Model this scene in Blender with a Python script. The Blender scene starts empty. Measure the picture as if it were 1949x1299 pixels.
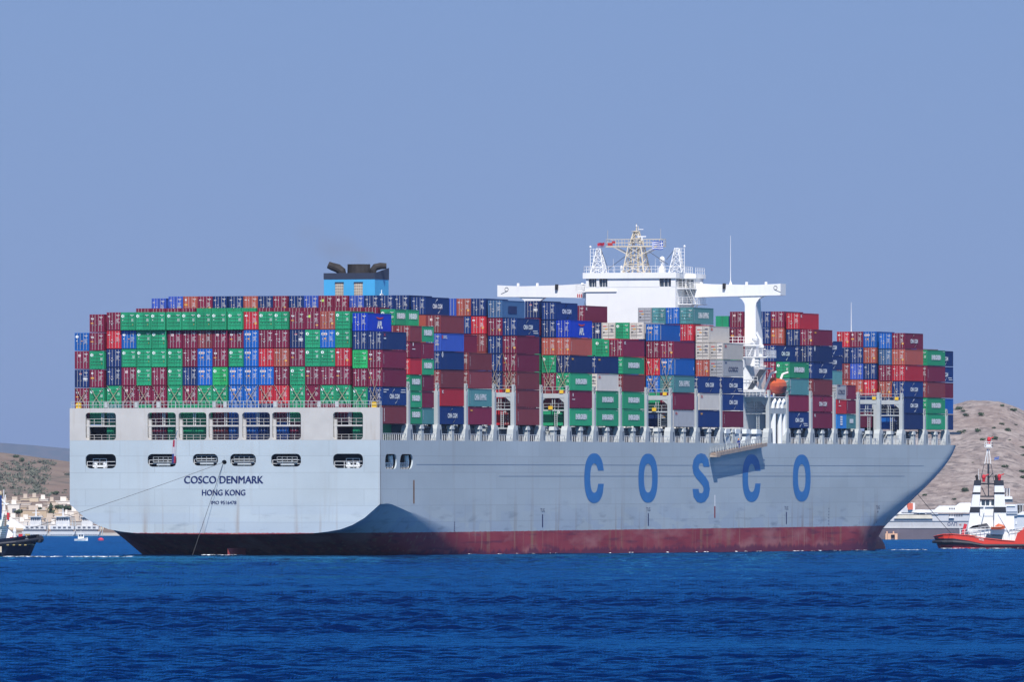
import bpy, bmesh, math, random
import numpy as np
from mathutils import Matrix, Vector

# ------------------------------------------------------------------ camera, sky, sun, exposure
scene = bpy.context.scene
C = scene.collection
R = math.radians
FPX, HOR, CAMH = 23582.0, 983.0, 6.2          # focal length in photo pixels, horizon row, eye height
cam_d = bpy.data.cameras.new('camera'); cam = bpy.data.objects.new('camera', cam_d); C.objects.link(cam)
cam.location = (0, 0, CAMH); cam.rotation_euler = (R(90), 0, 0)
cam_d.sensor_width = 36; cam_d.lens = 36 * FPX / 1949
cam_d.shift_y = (HOR - 649.5) / 1949
cam_d.clip_start = 5; cam_d.clip_end = 120000
scene.camera = cam

TH = .302827                                   # heading of the ship off the line of sight
SUNV = Vector((.255 * math.cos(TH) + -.56 * math.sin(TH), -.255 * math.sin(TH) + -.56 * math.cos(TH), .79)).normalized()
sun_el = math.asin(SUNV.z); sun_az = math.atan2(SUNV.x, SUNV.y)
sl = bpy.data.lights.new('sun', 'SUN'); so = bpy.data.objects.new('sun', sl); C.objects.link(so)
sl.energy = 4.9; sl.angle = R(.5); sl.color = (1, .955, .90)
so.rotation_euler = SUNV.to_track_quat('Z', 'Y').to_euler()
W = bpy.data.worlds.new('World'); scene.world = W; W.use_nodes = True
wt = W.node_tree; bg = wt.nodes['Background']
sky = wt.nodes.new('ShaderNodeTexSky'); sky.sky_type = 'NISHITA'; sky.sun_disc = False
sky.sun_elevation = sun_el; sky.sun_rotation = sun_az
sky.air_density = 1.0; sky.dust_density = .35; sky.ozone_density = 4.0; sky.altitude = 0
wc = wt.nodes.new('ShaderNodeTexCoord'); wm1 = wt.nodes.new('ShaderNodeVectorMath'); wm1.operation = 'MULTIPLY_ADD'   # a deeper, more even blue down to the horizon
wm1.inputs[1].default_value = (1, 1, .8); wm1.inputs[2].default_value = (0, 0, .42)
wm2 = wt.nodes.new('ShaderNodeVectorMath'); wm2.operation = 'NORMALIZE'
wt.links.new(wc.outputs['Generated'], wm1.inputs[0]); wt.links.new(wm1.outputs[0], wm2.inputs[0]); wt.links.new(wm2.outputs[0], sky.inputs['Vector'])
wg = wt.nodes.new('ShaderNodeMixRGB'); wg.blend_type = 'MULTIPLY'; wg.inputs[0].default_value = 1
wg.inputs[2].default_value = (1, 1, 1, 1)
wt.links.new(sky.outputs[0], wg.inputs[1])
wz = wt.nodes.new('ShaderNodeSeparateXYZ'); wt.links.new(wc.outputs['Generated'], wz.inputs[0])          # the sky darkens and deepens overhead
wr = wt.nodes.new('ShaderNodeMapRange'); wr.interpolation_type = 'SMOOTHSTEP'; wr.inputs[1].default_value = .04; wr.inputs[2].default_value = .55
wt.links.new(wz.outputs['Z'], wr.inputs[0])
wl_ = wt.nodes.new('ShaderNodeMapRange'); wl_.inputs[1].default_value = .0; wl_.inputs[2].default_value = .05; wt.links.new(wz.outputs['Z'], wl_.inputs[0])
wx = wt.nodes.new('ShaderNodeMixRGB'); wx.inputs[1].default_value = (1.86, 1.47, 1.33, 1); wx.inputs[2].default_value = (1.66, 1.48, 1.42, 1)   # mauve haze low down
wt.links.new(wl_.outputs[0], wx.inputs[0]); wt.links.new(wx.outputs[0], wg.inputs[2])
wh = wt.nodes.new('ShaderNodeMixRGB'); wh.blend_type = 'MULTIPLY'; wh.inputs[2].default_value = (.30, .38, .56, 1)
wt.links.new(wr.outputs[0], wh.inputs[0]); wt.links.new(wg.outputs[0], wh.inputs[1]); wt.links.new(wh.outputs[0], bg.inputs[0])
bg.inputs[1].default_value = .10
scene.view_settings.view_transform = 'Standard'; scene.view_settings.look = 'None'
scene.view_settings.exposure = .25; scene.view_settings.gamma = 1
scene.cycles.max_bounces = 6; scene.cycles.volume_bounces = 0
scene.cycles.use_denoising = True; scene.cycles.sample_clamp_direct = 4; scene.cycles.sample_clamp_indirect = 3

# ------------------------------------------------------------------ helpers
rnd = random.Random(7)

def tag(o, label=None, cat=None, group=None, kind=None):
    if label: o['label'] = label
    if cat: o['category'] = cat
    if group: o['group'] = group
    if kind: o['kind'] = kind
    return o

def empty(name, loc=(0, 0, 0), rz=0.0, mat=None):
    o = bpy.data.objects.new(name, None); C.objects.link(o)
    if mat is not None: o.matrix_basis = mat
    else:
        o.location = loc; o.rotation_euler = (0, 0, rz)
    return o

MATS = {}
def M(name, col, rough=.55, metal=0.0, var=.10, scale=.35, streak=0.0, streakcol=(.16, .10, .07), spec=.4, stretch=(1, 1, .12), rv=0.0):
    """painted surface: base colour broken by soft noise, optional vertical dirt streaks, optional per-object fading"""
    if name in MATS: return MATS[name]
    m = bpy.data.materials.new(name); m.use_nodes = True; MATS[name] = m
    nt = m.node_tree; N = nt.nodes; L = nt.links; b = N['Principled BSDF']
    b.inputs['Roughness'].default_value = rough; b.inputs['Metallic'].default_value = metal
    b.inputs['Specular IOR Level'].default_value = spec
    tc = N.new('ShaderNodeTexCoord')
    n = N.new('ShaderNodeTexNoise'); n.inputs['Scale'].default_value = scale; n.inputs['Detail'].default_value = 5
    L.new(tc.outputs['Object'], n.inputs['Vector'])
    mr = N.new('ShaderNodeMapRange'); mr.inputs[1].default_value = .3; mr.inputs[2].default_value = .7
    mr.inputs[3].default_value = 1 - var; mr.inputs[4].default_value = 1 + var
    L.new(n.outputs['Fac'], mr.inputs[0])
    mx = N.new('ShaderNodeMixRGB'); mx.blend_type = 'MULTIPLY'; mx.inputs[0].default_value = 1
    mx.inputs[1].default_value = (*col, 1)
    val = mr.outputs[0]
    if rv:
        oi = N.new('ShaderNodeObjectInfo'); m2 = N.new('ShaderNodeMapRange')
        m2.inputs[3].default_value = 1 - rv; m2.inputs[4].default_value = 1 + rv
        L.new(oi.outputs['Random'], m2.inputs[0])
        mm = N.new('ShaderNodeMath'); mm.operation = 'MULTIPLY'; L.new(val, mm.inputs[0]); L.new(m2.outputs[0], mm.inputs[1]); val = mm.outputs[0]
    L.new(val, mx.inputs[2])
    out = mx.outputs[0]
    if streak:
        mp = N.new('ShaderNodeMapping'); mp.inputs['Scale'].default_value = stretch
        L.new(tc.outputs['Object'], mp.inputs[0])
        n2 = N.new('ShaderNodeTexNoise'); n2.inputs['Scale'].default_value = 1.1; n2.inputs['Detail'].default_value = 6
        L.new(mp.outputs[0], n2.inputs['Vector'])
        r2 = N.new('ShaderNodeMapRange'); r2.inputs[1].default_value = .56; r2.inputs[2].default_value = .78
        r2.inputs[3].default_value = 0; r2.inputs[4].default_value = streak
        L.new(n2.outputs['Fac'], r2.inputs[0])
        m3 = N.new('ShaderNodeMixRGB'); m3.inputs[2].default_value = (*streakcol, 1)
        L.new(r2.outputs[0], m3.inputs[0]); L.new(out, m3.inputs[1]); out = m3.outputs[0]
    L.new(out, b.inputs['Base Color'])
    return m

class MB:
    """collects shapes; build() links them as one mesh object"""
    def __init__(s): s.v = []; s.f = []; s.m = []
    def add(s, vs, fs, mi=0):
        o = len(s.v); s.v += [tuple(v) for v in vs]; s.f += [tuple(i + o for i in f) for f in fs]; s.m += [mi] * len(fs); return s
    def box(s, x0, x1, y0, y1, z0, z1, mi=0):
        vs = [(x0, y0, z0), (x1, y0, z0), (x1, y1, z0), (x0, y1, z0), (x0, y0, z1), (x1, y0, z1), (x1, y1, z1), (x0, y1, z1)]
        return s.add(vs, [(0, 3, 2, 1), (4, 5, 6, 7), (0, 1, 5, 4), (1, 2, 6, 5), (2, 3, 7, 6), (3, 0, 4, 7)], mi)
    def hexa(s, lo, hi, mi=0):
        return s.add(list(lo) + list(hi), [(0, 3, 2, 1), (4, 5, 6, 7), (0, 1, 5, 4), (1, 2, 6, 5), (2, 3, 7, 6), (3, 0, 4, 7)], mi)
    def bar(s, p, q, w, mi=0, w2=None):
        p = Vector(p); q = Vector(q); d = (q - p).normalized(); w2 = w2 or w
        u = d.cross(Vector((0, 0, 1)) if abs(d.z) < .9 else Vector((0, 1, 0))).normalized(); t = d.cross(u)
        k = [(-1, -1), (1, -1), (1, 1), (-1, 1)]
        return s.hexa([p + u * a * w / 2 + t * b * w2 / 2 for a, b in k], [q + u * a * w / 2 + t * b * w2 / 2 for a, b in k], mi)
    def tube(s, pts, r, mi=0, n=8, caps=True):
        pts = [Vector(p) for p in pts]; rs = r if isinstance(r, (list, tuple)) else [r] * len(pts)
        vs = []; fs = []; prev = None
        for i, p in enumerate(pts):
            d = (pts[min(i + 1, len(pts) - 1)] - pts[max(i - 1, 0)]).normalized()
            if prev is None: u = d.cross(Vector((0, 0, 1)) if abs(d.z) < .9 else Vector((0, 1, 0))).normalized()
            else: u = (prev - d * prev.dot(d)).normalized()
            prev = u; t = d.cross(u)
            for k in range(n):
                a = 2 * math.pi * k / n; vs.append(p + (u * math.cos(a) + t * math.sin(a)) * rs[i])
        for i in range(len(pts) - 1):
            for k in range(n):
                a = i * n + k; b = i * n + (k + 1) % n; fs.append((a, b, b + n, a + n))
        if caps: fs += [tuple(range(n))[::-1], tuple(range((len(pts) - 1) * n, len(pts) * n))]
        return s.add(vs, fs, mi)
    def lathe(s, prof, c=(0, 0, 0), n=16, mi=0):
        vs = []; fs = []
        for r, z in prof:
            for k in range(n):
                a = 2 * math.pi * k / n; vs.append((c[0] + r * math.cos(a), c[1] + r * math.sin(a), c[2] + z))
        for i in range(len(prof) - 1):
            for k in range(n):
                a = i * n + k; b = i * n + (k + 1) % n; fs.append((a, b, b + n, a + n))
        fs += [tuple(range(n))[::-1], tuple(range((len(prof) - 1) * n, len(prof) * n))]
        return s.add(vs, fs, mi)
    def loft(s, rings, mi=0, closed=True, caps=True):
        n = len(rings[0]); vs = [p for r in rings for p in r]; fs = []
        for i in range(len(rings) - 1):
            for k in range(n if closed else n - 1):
                a = i * n + k; b = i * n + (k + 1) % n; fs.append((a, b, b + n, a + n))
        if caps: fs += [tuple(range(n))[::-1], tuple(range((len(rings) - 1) * n, len(rings) * n))]
        return s.add(vs, fs, mi)
    def rail(s, pts, h=1.0, mi=0, n=2, gap=1.6, w=.07):
        """open railing along a polyline: posts and n horizontal rails"""
        for p, q in zip(pts[:-1], pts[1:]):
            p = Vector(p); q = Vector(q); L = (q - p).length; k = max(1, round(L / gap))
            for i in range(k + 1):
                a = p.lerp(q, i / k); s.bar(a, a + Vector((0, 0, h)), w, mi)
            for j in range(1, n + 1):
                z = Vector((0, 0, h * j / n)); s.bar(p + z, q + z, w, mi)
        return s
    def xf(s, mat, start=0):
        for i in range(start, len(s.v)): s.v[i] = tuple(mat @ Vector(s.v[i]))
        return s
    def mesh(s, name, mats):
        me = bpy.data.meshes.new(name); me.from_pydata(s.v, [], s.f)
        for m in (mats if isinstance(mats, (list, tuple)) else [mats]): me.materials.append(m)
        me.polygons.foreach_set('material_index', s.m); me.update(); return me
    def build(s, name, mats, parent=None, smooth=False, mat=None):
        me = s.mesh(name, mats); return place(name, me, parent, smooth, mat)

def place(name, me, parent=None, smooth=False, mat=None):
    o = bpy.data.objects.new(name, me); C.objects.link(o)
    if parent is not None: o.parent = parent
    if mat is not None: o.matrix_basis = mat
    if smooth: me.shade_smooth()
    return o

def curve_fill(polys, depth=0.0):
    """filled 2D outline with holes -> (verts, faces) in the XY plane, extruded by +-depth/2"""
    cu = bpy.data.curves.new('outline', 'CURVE'); cu.dimensions = '2D'; cu.fill_mode = 'BOTH' if depth else 'FRONT'; cu.extrude = depth / 2
    if not depth: cu.fill_mode = 'BOTH'
    for poly in polys:
        sp = cu.splines.new('POLY'); sp.points.add(len(poly) - 1); sp.use_cyclic_u = True
        for p, q in zip(sp.points, poly): p.co = (q[0], q[1], 0, 1)
    return _eval(cu)
def _eval(cu):
    o = bpy.data.objects.new('temporary_outline', cu); C.objects.link(o)
    dg = bpy.context.evaluated_depsgraph_get(); dg.update()
    me = o.evaluated_get(dg).to_mesh()
    vs = [tuple(v.co) for v in me.vertices]; fs = [tuple(p.vertices) for p in me.polygons]
    o.evaluated_get(dg).to_mesh_clear(); bpy.data.objects.remove(o); bpy.data.curves.remove(cu)
    return vs, fs
TXT = {}
def text_fill(t, bold=.0):
    """lettering normalised to 0..1 x 0..1 (width, height)"""
    if (t, bold) in TXT: return TXT[t, bold]
    cu = bpy.data.curves.new('lettering', 'FONT'); cu.body = t; cu.fill_mode = 'FRONT'; cu.offset = bold; cu.resolution_u = 3
    vs, fs = _eval(cu)
    x0 = min(v[0] for v in vs); x1 = max(v[0] for v in vs); y0 = min(v[1] for v in vs); y1 = max(v[1] for v in vs)
    vs = [((v[0] - x0) / (x1 - x0), (v[1] - y0) / (y1 - y0)) for v in vs]
    TXT[t, bold] = (vs, fs); return vs, fs
def rrect(x0, x1, z0, z1, r, n=5):
    r = r if isinstance(r, (list, tuple)) else [r] * 4      # bl br tr tl
    out = []
    for (cx, cz, a0, rr) in ((x0, z0, 180, r[0]), (x1, z0, 270, r[1]), (x1, z1, 0, r[2]), (x0, z1, 90, r[3])):
        ox = cx + (rr if cx == x0 else -rr); oz = cz + (rr if cz == z0 else -rr)
        for k in range(n + 1):
            a = R(a0 + 90 * k / n); out.append((ox + rr * math.cos(a), oz + rr * math.sin(a)))
    return out
def at(px, py, d):
    """a point at distance d seen at the photo's pixel (for laying out the far shore)"""
    return Vector(((px - 974.5) * d / FPX, d, CAMH + (HOR - py) * d / FPX))

# ship frame: X starboard, Y forward from the transom, Z up from the water
D0, X0, TRIM = 1930.24, -20.563, .0031
SHIP = Matrix.Translation((X0 - 25.6 * math.cos(TH), D0 + 25.6 * math.sin(TH), 0)) @ Matrix.Rotation(-TH, 4, 'Z') @ Matrix.Rotation(TRIM, 4, 'X')

# paints
HULLC = (.435, .495, .525)
steel = M('steel_grey_paint', (.42, .45, .455), .5, var=.06, streak=.35)
white = M('white_paint', (.79, .79, .78), .45, var=.03, streak=.08)
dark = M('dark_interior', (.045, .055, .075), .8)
coam = M('hatch_grey_paint', (.075, .105, .15), .6)
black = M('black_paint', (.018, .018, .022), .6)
soot = M('sooty_steel', (.030, .026, .024), .8, var=.4, scale=1.2)
yellow = M('yellow_paint', (.75, .47, .03), .5)
rodm = M('lashing_rod_steel', (.30, .24, .17), .6)
navyp = M('navy_lettering', (.012, .022, .10), .5)
cblue = M('blue_lettering', (.034, .178, .45), .5, var=.08)
glass = M('dark_glass', (.03, .045, .06), .12, spec=.8)
# ------------------------------------------------------------------ the container ship
ship = empty('container_ship', mat=SHIP)
tag(ship, 'huge grey-blue container ship loaded high with coloured containers, stern towards the viewer', 'container ship')

def itp(x, tab):
    return float(np.interp(x, [t[0] for t in tab], [t[1] for t in tab]))
YS = [(-14, 262), (-1, 264), (1.6, 266), (2.9, 271.5), (6, 292), (9.1, 308), (11.6, 320), (14.25, 330.5), (17.9, 339)]
def stem(z): return 352 + 14 * max(0, min(1, (z - 3) / 15)) ** 1.5
def halfb(y, z):
    ys = sum(itp(z + d, YS) for d in (-2, -1, 0, 1, 2)) / 5; ye = stem(z)
    if y <= ys: return 25.6
    return max(0.0, 25.6 * (1 - ((y - ys) / (ye - ys)) ** 2)) if y < ye else 0.0
ZC = [(0, 8.05), (5, 8.15), (12, 7.2), (20, 6.0), (30, 4.6), (42, 3.2), (60, .6), (80, -3), (110, -7), (400, -7)]
ZB = [(0, 3.35), (6, 2.9), (14, .6), (24, -3), (40, -8), (60, -12), (400, -12)]
DK = 18.05
KU = [(0, 1), (.125, .957), (.25, .90), (.375, .824), (.5, .746), (.625, .664), (.75, .57), (.875, .3), (1, 0)]
KV = [(0, 1), (.125, .80), (.25, .54), (.375, .31), (.5, .16), (.625, .085), (.75, .03), (.875, .005), (1, 0)]
def section(y):
    zc, zb = itp(y, ZC), itp(y, ZB); out = []
    zz = [DK, 17.2, 16.3, 15.2, 14.2, 13.1, 12.1, 11.2, 10.4, 9.6] + [9.6 + (zc - 9.6) * k / 10 for k in range(1, 11)]
    for z in zz: out.append((halfb(y, z), z))
    for k in range(1, 17):
        a = math.pi / 2 * k / 16
        u = math.cos(a) ** (2 / 2.7); v = 1 - math.sin(a) ** (2 / 2.7)
        t = min(1, y / 62); uk = itp(k / 16, KU); vk = itp(k / 16, KV)     # a hard knuckle at the stern that softens going forward
        u, v = uk + (u - uk) * t, vk + (v - vk) * t
        z = zb + (zc - zb) * v
        out.append((halfb(y, z) * u, z))
    return out
stations = [0, 1, 2.2, 4, 6, 9, 13, 17.2, 21, 26, 32, 38, 46, 54, 64, 76, 90, 110, 140, 180, 220, 240] + [240 + k * 1.5 for k in range(1, 86)]
me_v, me_f = [], []
secs = [section(y) for y in stations]; nr = len(secs[0])
for sgn in (1, -1):
    o = len(me_v)
    for y, s in zip(stations, secs):
        ye = 400
        for x, z in s: me_v.append((sgn * x, min(y, stem(z)), z))
    for i in range(len(stations) - 1):
        for k in range(nr - 1):
            if sgn == 1 and k in (2, 3, 4) and 2.2 <= stations[i] < 17.2: continue      # the mooring deck openings
            a = o + i * nr + k; q = (a, a + nr, a + nr + 1, a + 1)
            me_f.append(q if sgn == -1 else q[::-1])
hull_b = MB(); hull_b.add(me_v, me_f)
# hull paint: grey-blue topside, red boot topping below, weathered
hm = bpy.data.materials.new('ship_hull_paint'); hm.use_nodes = True
nt = hm.node_tree; N = nt.nodes; L = nt.links; pb = N['Principled BSDF']
pb.inputs['Roughness'].default_value = .5; pb.inputs['Specular IOR Level'].default_value = .16
def nd(t, **k):
    n = N.new(t)
    for a, b in k.items(): setattr(n, a, b)
    return n
tc = nd('ShaderNodeTexCoord'); sx = nd('ShaderNodeSeparateXYZ'); L.new(tc.outputs['Object'], sx.inputs[0])
def noise(scale3, sc, det=5):
    mp = nd('ShaderNodeMapping'); mp.inputs['Scale'].default_value = scale3; L.new(tc.outputs['Object'], mp.inputs[0])
    n = nd('ShaderNodeTexNoise'); n.inputs['Scale'].default_value = sc; n.inputs['Detail'].default_value = det
    L.new(mp.outputs[0], n.inputs['Vector']); return n.outputs['Fac']
def rng(s, a, b, c, d):
    r = nd('ShaderNodeMapRange'); r.inputs[1].default_value = a; r.inputs[2].default_value = b; r.inputs[3].default_value = c; r.inputs[4].default_value = d
    L.new(s, r.inputs[0]); return r.outputs[0]
def mixc(f, a, b, bt='MIX'):
    m = nd('ShaderNodeMixRGB'); m.blend_type = bt
    for i, v in ((0, f), (1, a), (2, b)):
        if isinstance(v, (int, float)): m.inputs[i].default_value = v
        elif isinstance(v, tuple): m.inputs[i].default_value = (*v, 1)
        else: L.new(v, m.inputs[i])
    return m.outputs[0]
def math2(op, a, b):
    m = nd('ShaderNodeMath', operation=op)
    for i, v in ((0, a), (1, b)):
        if isinstance(v, (int, float)): m.inputs[i].default_value = v
        else: L.new(v, m.inputs[i])
    return m.outputs[0]
top = mixc(rng(noise((1, .35, 1.2), .09), .35, .65, .0, 1.0), tuple(c * .93 for c in HULLC), tuple(c * 1.06 for c in HULLC))
brk = nd('ShaderNodeTexBrick'); cmb = nd('ShaderNodeCombineXYZ'); L.new(math2('ADD', sx.outputs['Y'], sx.outputs['X']), cmb.inputs[0]); L.new(sx.outputs['Z'], cmb.inputs[1]); L.new(cmb.outputs[0], brk.inputs['Vector'])
brk.inputs['Scale'].default_value = 1; brk.inputs['Brick Width'].default_value = 11.5; brk.inputs['Row Height'].default_value = 2.6; brk.inputs['Mortar Size'].default_value = .05
brk.inputs['Color1'].default_value = (.965, .965, .965, 1); brk.inputs['Color2'].default_value = (1.03, 1.03, 1.03, 1); brk.inputs['Mortar'].default_value = (.84, .84, .84, 1)
top = mixc(1.0, top, brk.outputs['Color'], 'MULTIPLY')
low = rng(sx.outputs['Z'], 4.0, 9.5, 1.0, 0.0)
patch = nd('ShaderNodeTexVoronoi', distance='CHEBYCHEV'); mpv = nd('ShaderNodeMapping'); mpv.inputs['Scale'].default_value = (.02, .16, .55)
L.new(tc.outputs['Object'], mpv.inputs[0]); L.new(mpv.outputs[0], patch.inputs['Vector']); patch.inputs['Scale'].default_value = 1
touch = math2('MULTIPLY', low, rng(patch.outputs['Color'], .45, .55, 0, .34))
top = mixc(touch, top, (.30, .38, .52))
rust = math2('MULTIPLY', rng(noise((.8, .5, .045), .9), .57, .78, 0, .7), math2('ADD', math2('MULTIPLY', low, .75), .22))
top = mixc(rust, top, (.26, .17, .11))
scuff = math2('MULTIPLY', rng(noise((.35, .25, 1.6), .55), .57, .72, 0, .5), low)
top = mixc(scuff, top, (.12, .15, .20))
red = mixc(rng(noise((1, .25, .8), .35), .35, .7, 0, 1), (.28, .032, .045), (.37, .058, .068))
red = mixc(rng(noise((1, .6, .10), .8), .56, .76, 0, .65), red, (.33, .20, .11))
red = mixc(rng(noise((1, .12, 2.0), .7), .52, .68, 0, .75), red, (.13, .024, .050))
line = math2('ADD', sx.outputs['Z'], rng(noise((1, 1, .1), 2.2), .3, .7, -.05, .05))
red = mixc(rng(noise((.4, .16, .7), .45), .50, .66, 0, .8), red, (.43, .17, .16))
red = mixc(rng(noise((1, .9, .06), 1.3), .60, .74, 0, .6), red, (.44, .30, .20))
weed = math2('MULTIPLY', rng(math2('ADD', line, rng(noise((1, .5, 0), 1.0), .3, .7, -.5, .5)), .2, .7, 1, 0), .85)
red = mixc(weed, red, (.13, .018, .05))
L.new(mixc(rng(line, 3.50, 3.58, 0, 1), red, top), pb.inputs['Base Color'])
hull = hull_b.build('hull', hm, ship)
for p in hull.data.polygons: p.use_smooth = True
hull.data.set_sharp_from_angle(angle=R(28)) if hasattr(hull.data, 'set_sharp_from_angle') else None

# transom plate with its mooring openings
prof = [(25.6, DK)] + [(x, z) for x, z in section(0)[19:]]
outline = prof + [(-x, z) for x, z in prof[::-1]]
LOW = [(-22.97, -17.91, 13.68), (-12.68, -7.89, 13.92), (-5.2, -1.03, 14.09), (.96, 5.21, 14.01), (7.72, 12.64, 13.92), (17.91, 22.82, 13.68)]
holes = [rrect(a, b, z, 15.92, .75) for a, b, z in LOW] + [[(.0 + .42 * math.cos(k * .5236), 14.62 + .36 * math.sin(k * .5236)) for k in range(12)]]
vs, fs = curve_fill([outline] + holes, .3)
MB().add([(x, .15 - z, y) for x, y, z in vs], fs).build('transom', hm, ship)
# starboard plate with two rounded fairlead openings
vs, fs = curve_fill([[(2.2, 13.1), (17.2, 13.1), (17.2, 16.3), (2.2, 16.3)], rrect(2.7, 8.6, 13.55, 15.87, [.5, 1.2, 1.2, 1.0]), rrect(10.2, 16.9, 13.55, 15.87, [.5, 1.6, 1.3, 1.3])], .25)
MB().add([(25.475 + z, x, y) for x, y, z in vs], fs).build('fairlead_plate', hm, ship)
ft = MB()
for y in (8.9, 17.0):
    ft.tube([(24.6, y - .6, 13.7), (24.6, y - .35, 14.6), (24.6, y - .6, 15.7)], .42, 0, 8)
    ft.rail([(24.9, y - 6, 13.3), (24.9, y - .8, 13.3)], 1.2, 0, 2, .75, .09)
ft.build('mooring_railing', white, ship)
# mooring deck behind the openings
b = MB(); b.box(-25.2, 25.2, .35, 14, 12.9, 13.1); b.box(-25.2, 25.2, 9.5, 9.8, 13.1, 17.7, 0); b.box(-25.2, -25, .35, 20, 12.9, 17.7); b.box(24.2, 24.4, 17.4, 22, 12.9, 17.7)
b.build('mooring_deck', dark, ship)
MB().box(-24.9, 24.9, 14.6, 14.8, 17.8, 20.5).box(-25.4, -25.1, 1.5, 16, 17.8, 20.5).build('dark_backing_plates', coam, ship)  # dark plates added so no bright sky shows through the stern openings
for i, (a, q, z) in enumerate(LOW):
    r_ = MB(); r_.rail([(a + .1, .55, z - .1), (q - .1, .55, z - .1)], 1.15, 0, 2, 1.7, .06)
    r_.build('mooring_railing', white, ship)
    if 0 < i < 5:
        f_ = MB(); c = (a + q) / 2 + .1; wd = 1.65
        f_.box(c - wd, c + wd, .30, 1.0, z + .65, z + .78); f_.rail([(c - wd, .32, z + .78), (c + wd, .32, z + .78)], .75, 0, 2, .8, .05)
        f_.tube([(c - 1.1, .5, z + .3), (c + 1.1, .5, z + .3)], .16); f_.build('fairlead_platform', steel, ship)
    else:
        f_ = MB(); c = (a + q) / 2 + (.5 if i else -.5)
        for k in (-.75, .75): f_.tube([(c + k, 1.2, z - .6), (c + k, 1.2, z + 1.0)], .3)
        f_.box(c - 1.15, c + 1.15, .9, 1.5, z + .2, z + .45); f_.rail([(c - 1.1, 1, z + .2), (c + 1.1, 1, z + .2)], 1.3, 0, 2, 1.1, .06)
        f_.build('mooring_bollard', white, ship)

# upper stern frame: a slab above the deck with seven openings
stern_p = M('stern_frame_paint', (.515, .49, .455), .5, var=.07, streak=.42, streakcol=(.34, .26, .19))
UP = [(-22.97, -17.91), (-12.68, -7.98), (-7.55, -2.94), (-2.6, 2.43), (2.95, 7.54), (7.89, 12.64), (17.91, 22.82)]
vs, fs = curve_fill([[(-25.6, DK + .01), (25.6, DK + .01), (25.6, 23.13), (-25.6, 23.13)]] + [rrect(a, q, 18.15, 22.42, .5) for a, q in UP], .35)
fr = MB().add([(x, .175 - z, y) for x, y, z in vs], fs)
fr.box(25.25, 25.6, .36, 1.4, DK, 23.12); fr.box(-25.6, -25.25, .36, 1.4, DK, 23.12); fr.box(-25.2, 25.2, .36, 1.4, 22.6, 23.1)
for a, q in zip(UP[:-1], UP[1:]):
    if q[0] - a[1] < 2: fr.box(a[1] + .05, q[0] - .05, .36, 1.3, DK, 22.6)
    else: fr.box(a[1] + .1, a[1] + .5, .36, 1.3, DK, 22.6); fr.box(q[0] - .5, q[0] - .1, .36, 1.3, DK, 22.6)
fr.build('stern_frame', stern_p, ship)
for a, q in UP:
    g = MB(); c = (a + q) / 2
    g.box(a, q, .45, 1.25, 20.20, 20.45); g.bar((c, .6, 18.2), (c, .6, 22.5), .14) if False else None
    g.bar((c, .62, 20.4), (c, .62, 22.6), .14); g.bar((c + .28, .7, 20.4), (c + .28, .7, 22.6), .14)
    g.rail([(a + .05, .5, 20.45), (q - .05, .5, 20.45)], 1.0, 0, 2, 1.25, .06)
    g.rail([(a + .05, .5, 18.1), (q - .05, .5, 18.1)], .85, 0, 2, 1.25, .05)
    g.bar((a + .25, .7, 18.1), (a + .25, .7, 21.3), .45)
    g.build('stern_walkway', stern_p, ship)
sr = MB(); sr.rail([(-25.4, .2, 23.13), (25.4, .2, 23.13)], 1.05, 0, 2, 1.25, .06); sr.rail([(25.4, .2, 23.13), (25.4, 1.3, 23.13)], 1.05, 0, 2, .6, .06)
sr.rail([(-25.4, 1.2, 23.13), (25.4, 1.2, 23.13)], 1.05, 0, 2, .625, .05)
for x in (-19.9, -14.9, 8.1, 15.3, -2.0, -.2, -11.2, 18.2): sr.box(x - .25, x + .25, .9, 1.35, 23.1, 24.1)
sr.build('stern_railing', steel, ship)
for x in (-24.3, 24.5):
    MB().box(x - .38, x + .38, .35, .8, 23.15, 23.9).box(x - .25, x + .25, .4, .75, 23.9, 24.05).build('yellow_box', yellow, ship)
# deck, hatch coamings, rudder, bulb
b = MB(); dv = []; 
for y in stations:
    w = halfb(y, DK) - .05; dv.append((w, min(y, stem(DK)))) if w > .05 or y < 300 else None
b.loft([[(-w, y, 17.7), (w, y, 17.7), (w, y, 17.8), (-w, y, 17.8)] for w, y in dv if y > .3]); b.build('deck', coam, ship)
rv_ = MB(); rv_.loft([[(-.5, 3, z), (-.35, 9.5, z), (.35, 9.5, z), (.5, 3, z), (0, 1.6, z)] for z in (-9, 1.15)]); rv_.build('rudder', M('red_antifouling', (.33, .06, .06), .6, var=.2), ship)
bu = MB(); rings = []
for k in range(13):
    a = math.pi / 2 * k / 12; y = 340 + 31.5 * math.sin(a) ** .9; r = math.cos(a) ** .30 if k < 12 else .02
    rings.append([(5.7 * r * math.copysign(abs(math.cos(t)) ** .6, math.cos(t)), y, -3.2 + 6.3 * r * math.copysign(abs(math.sin(t)) ** .7, math.sin(t))) for t in [2 * math.pi * j / 24 for j in range(24)]])
bu.loft(rings); bu.build('bulbous_bow', hm, ship, True)

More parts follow.
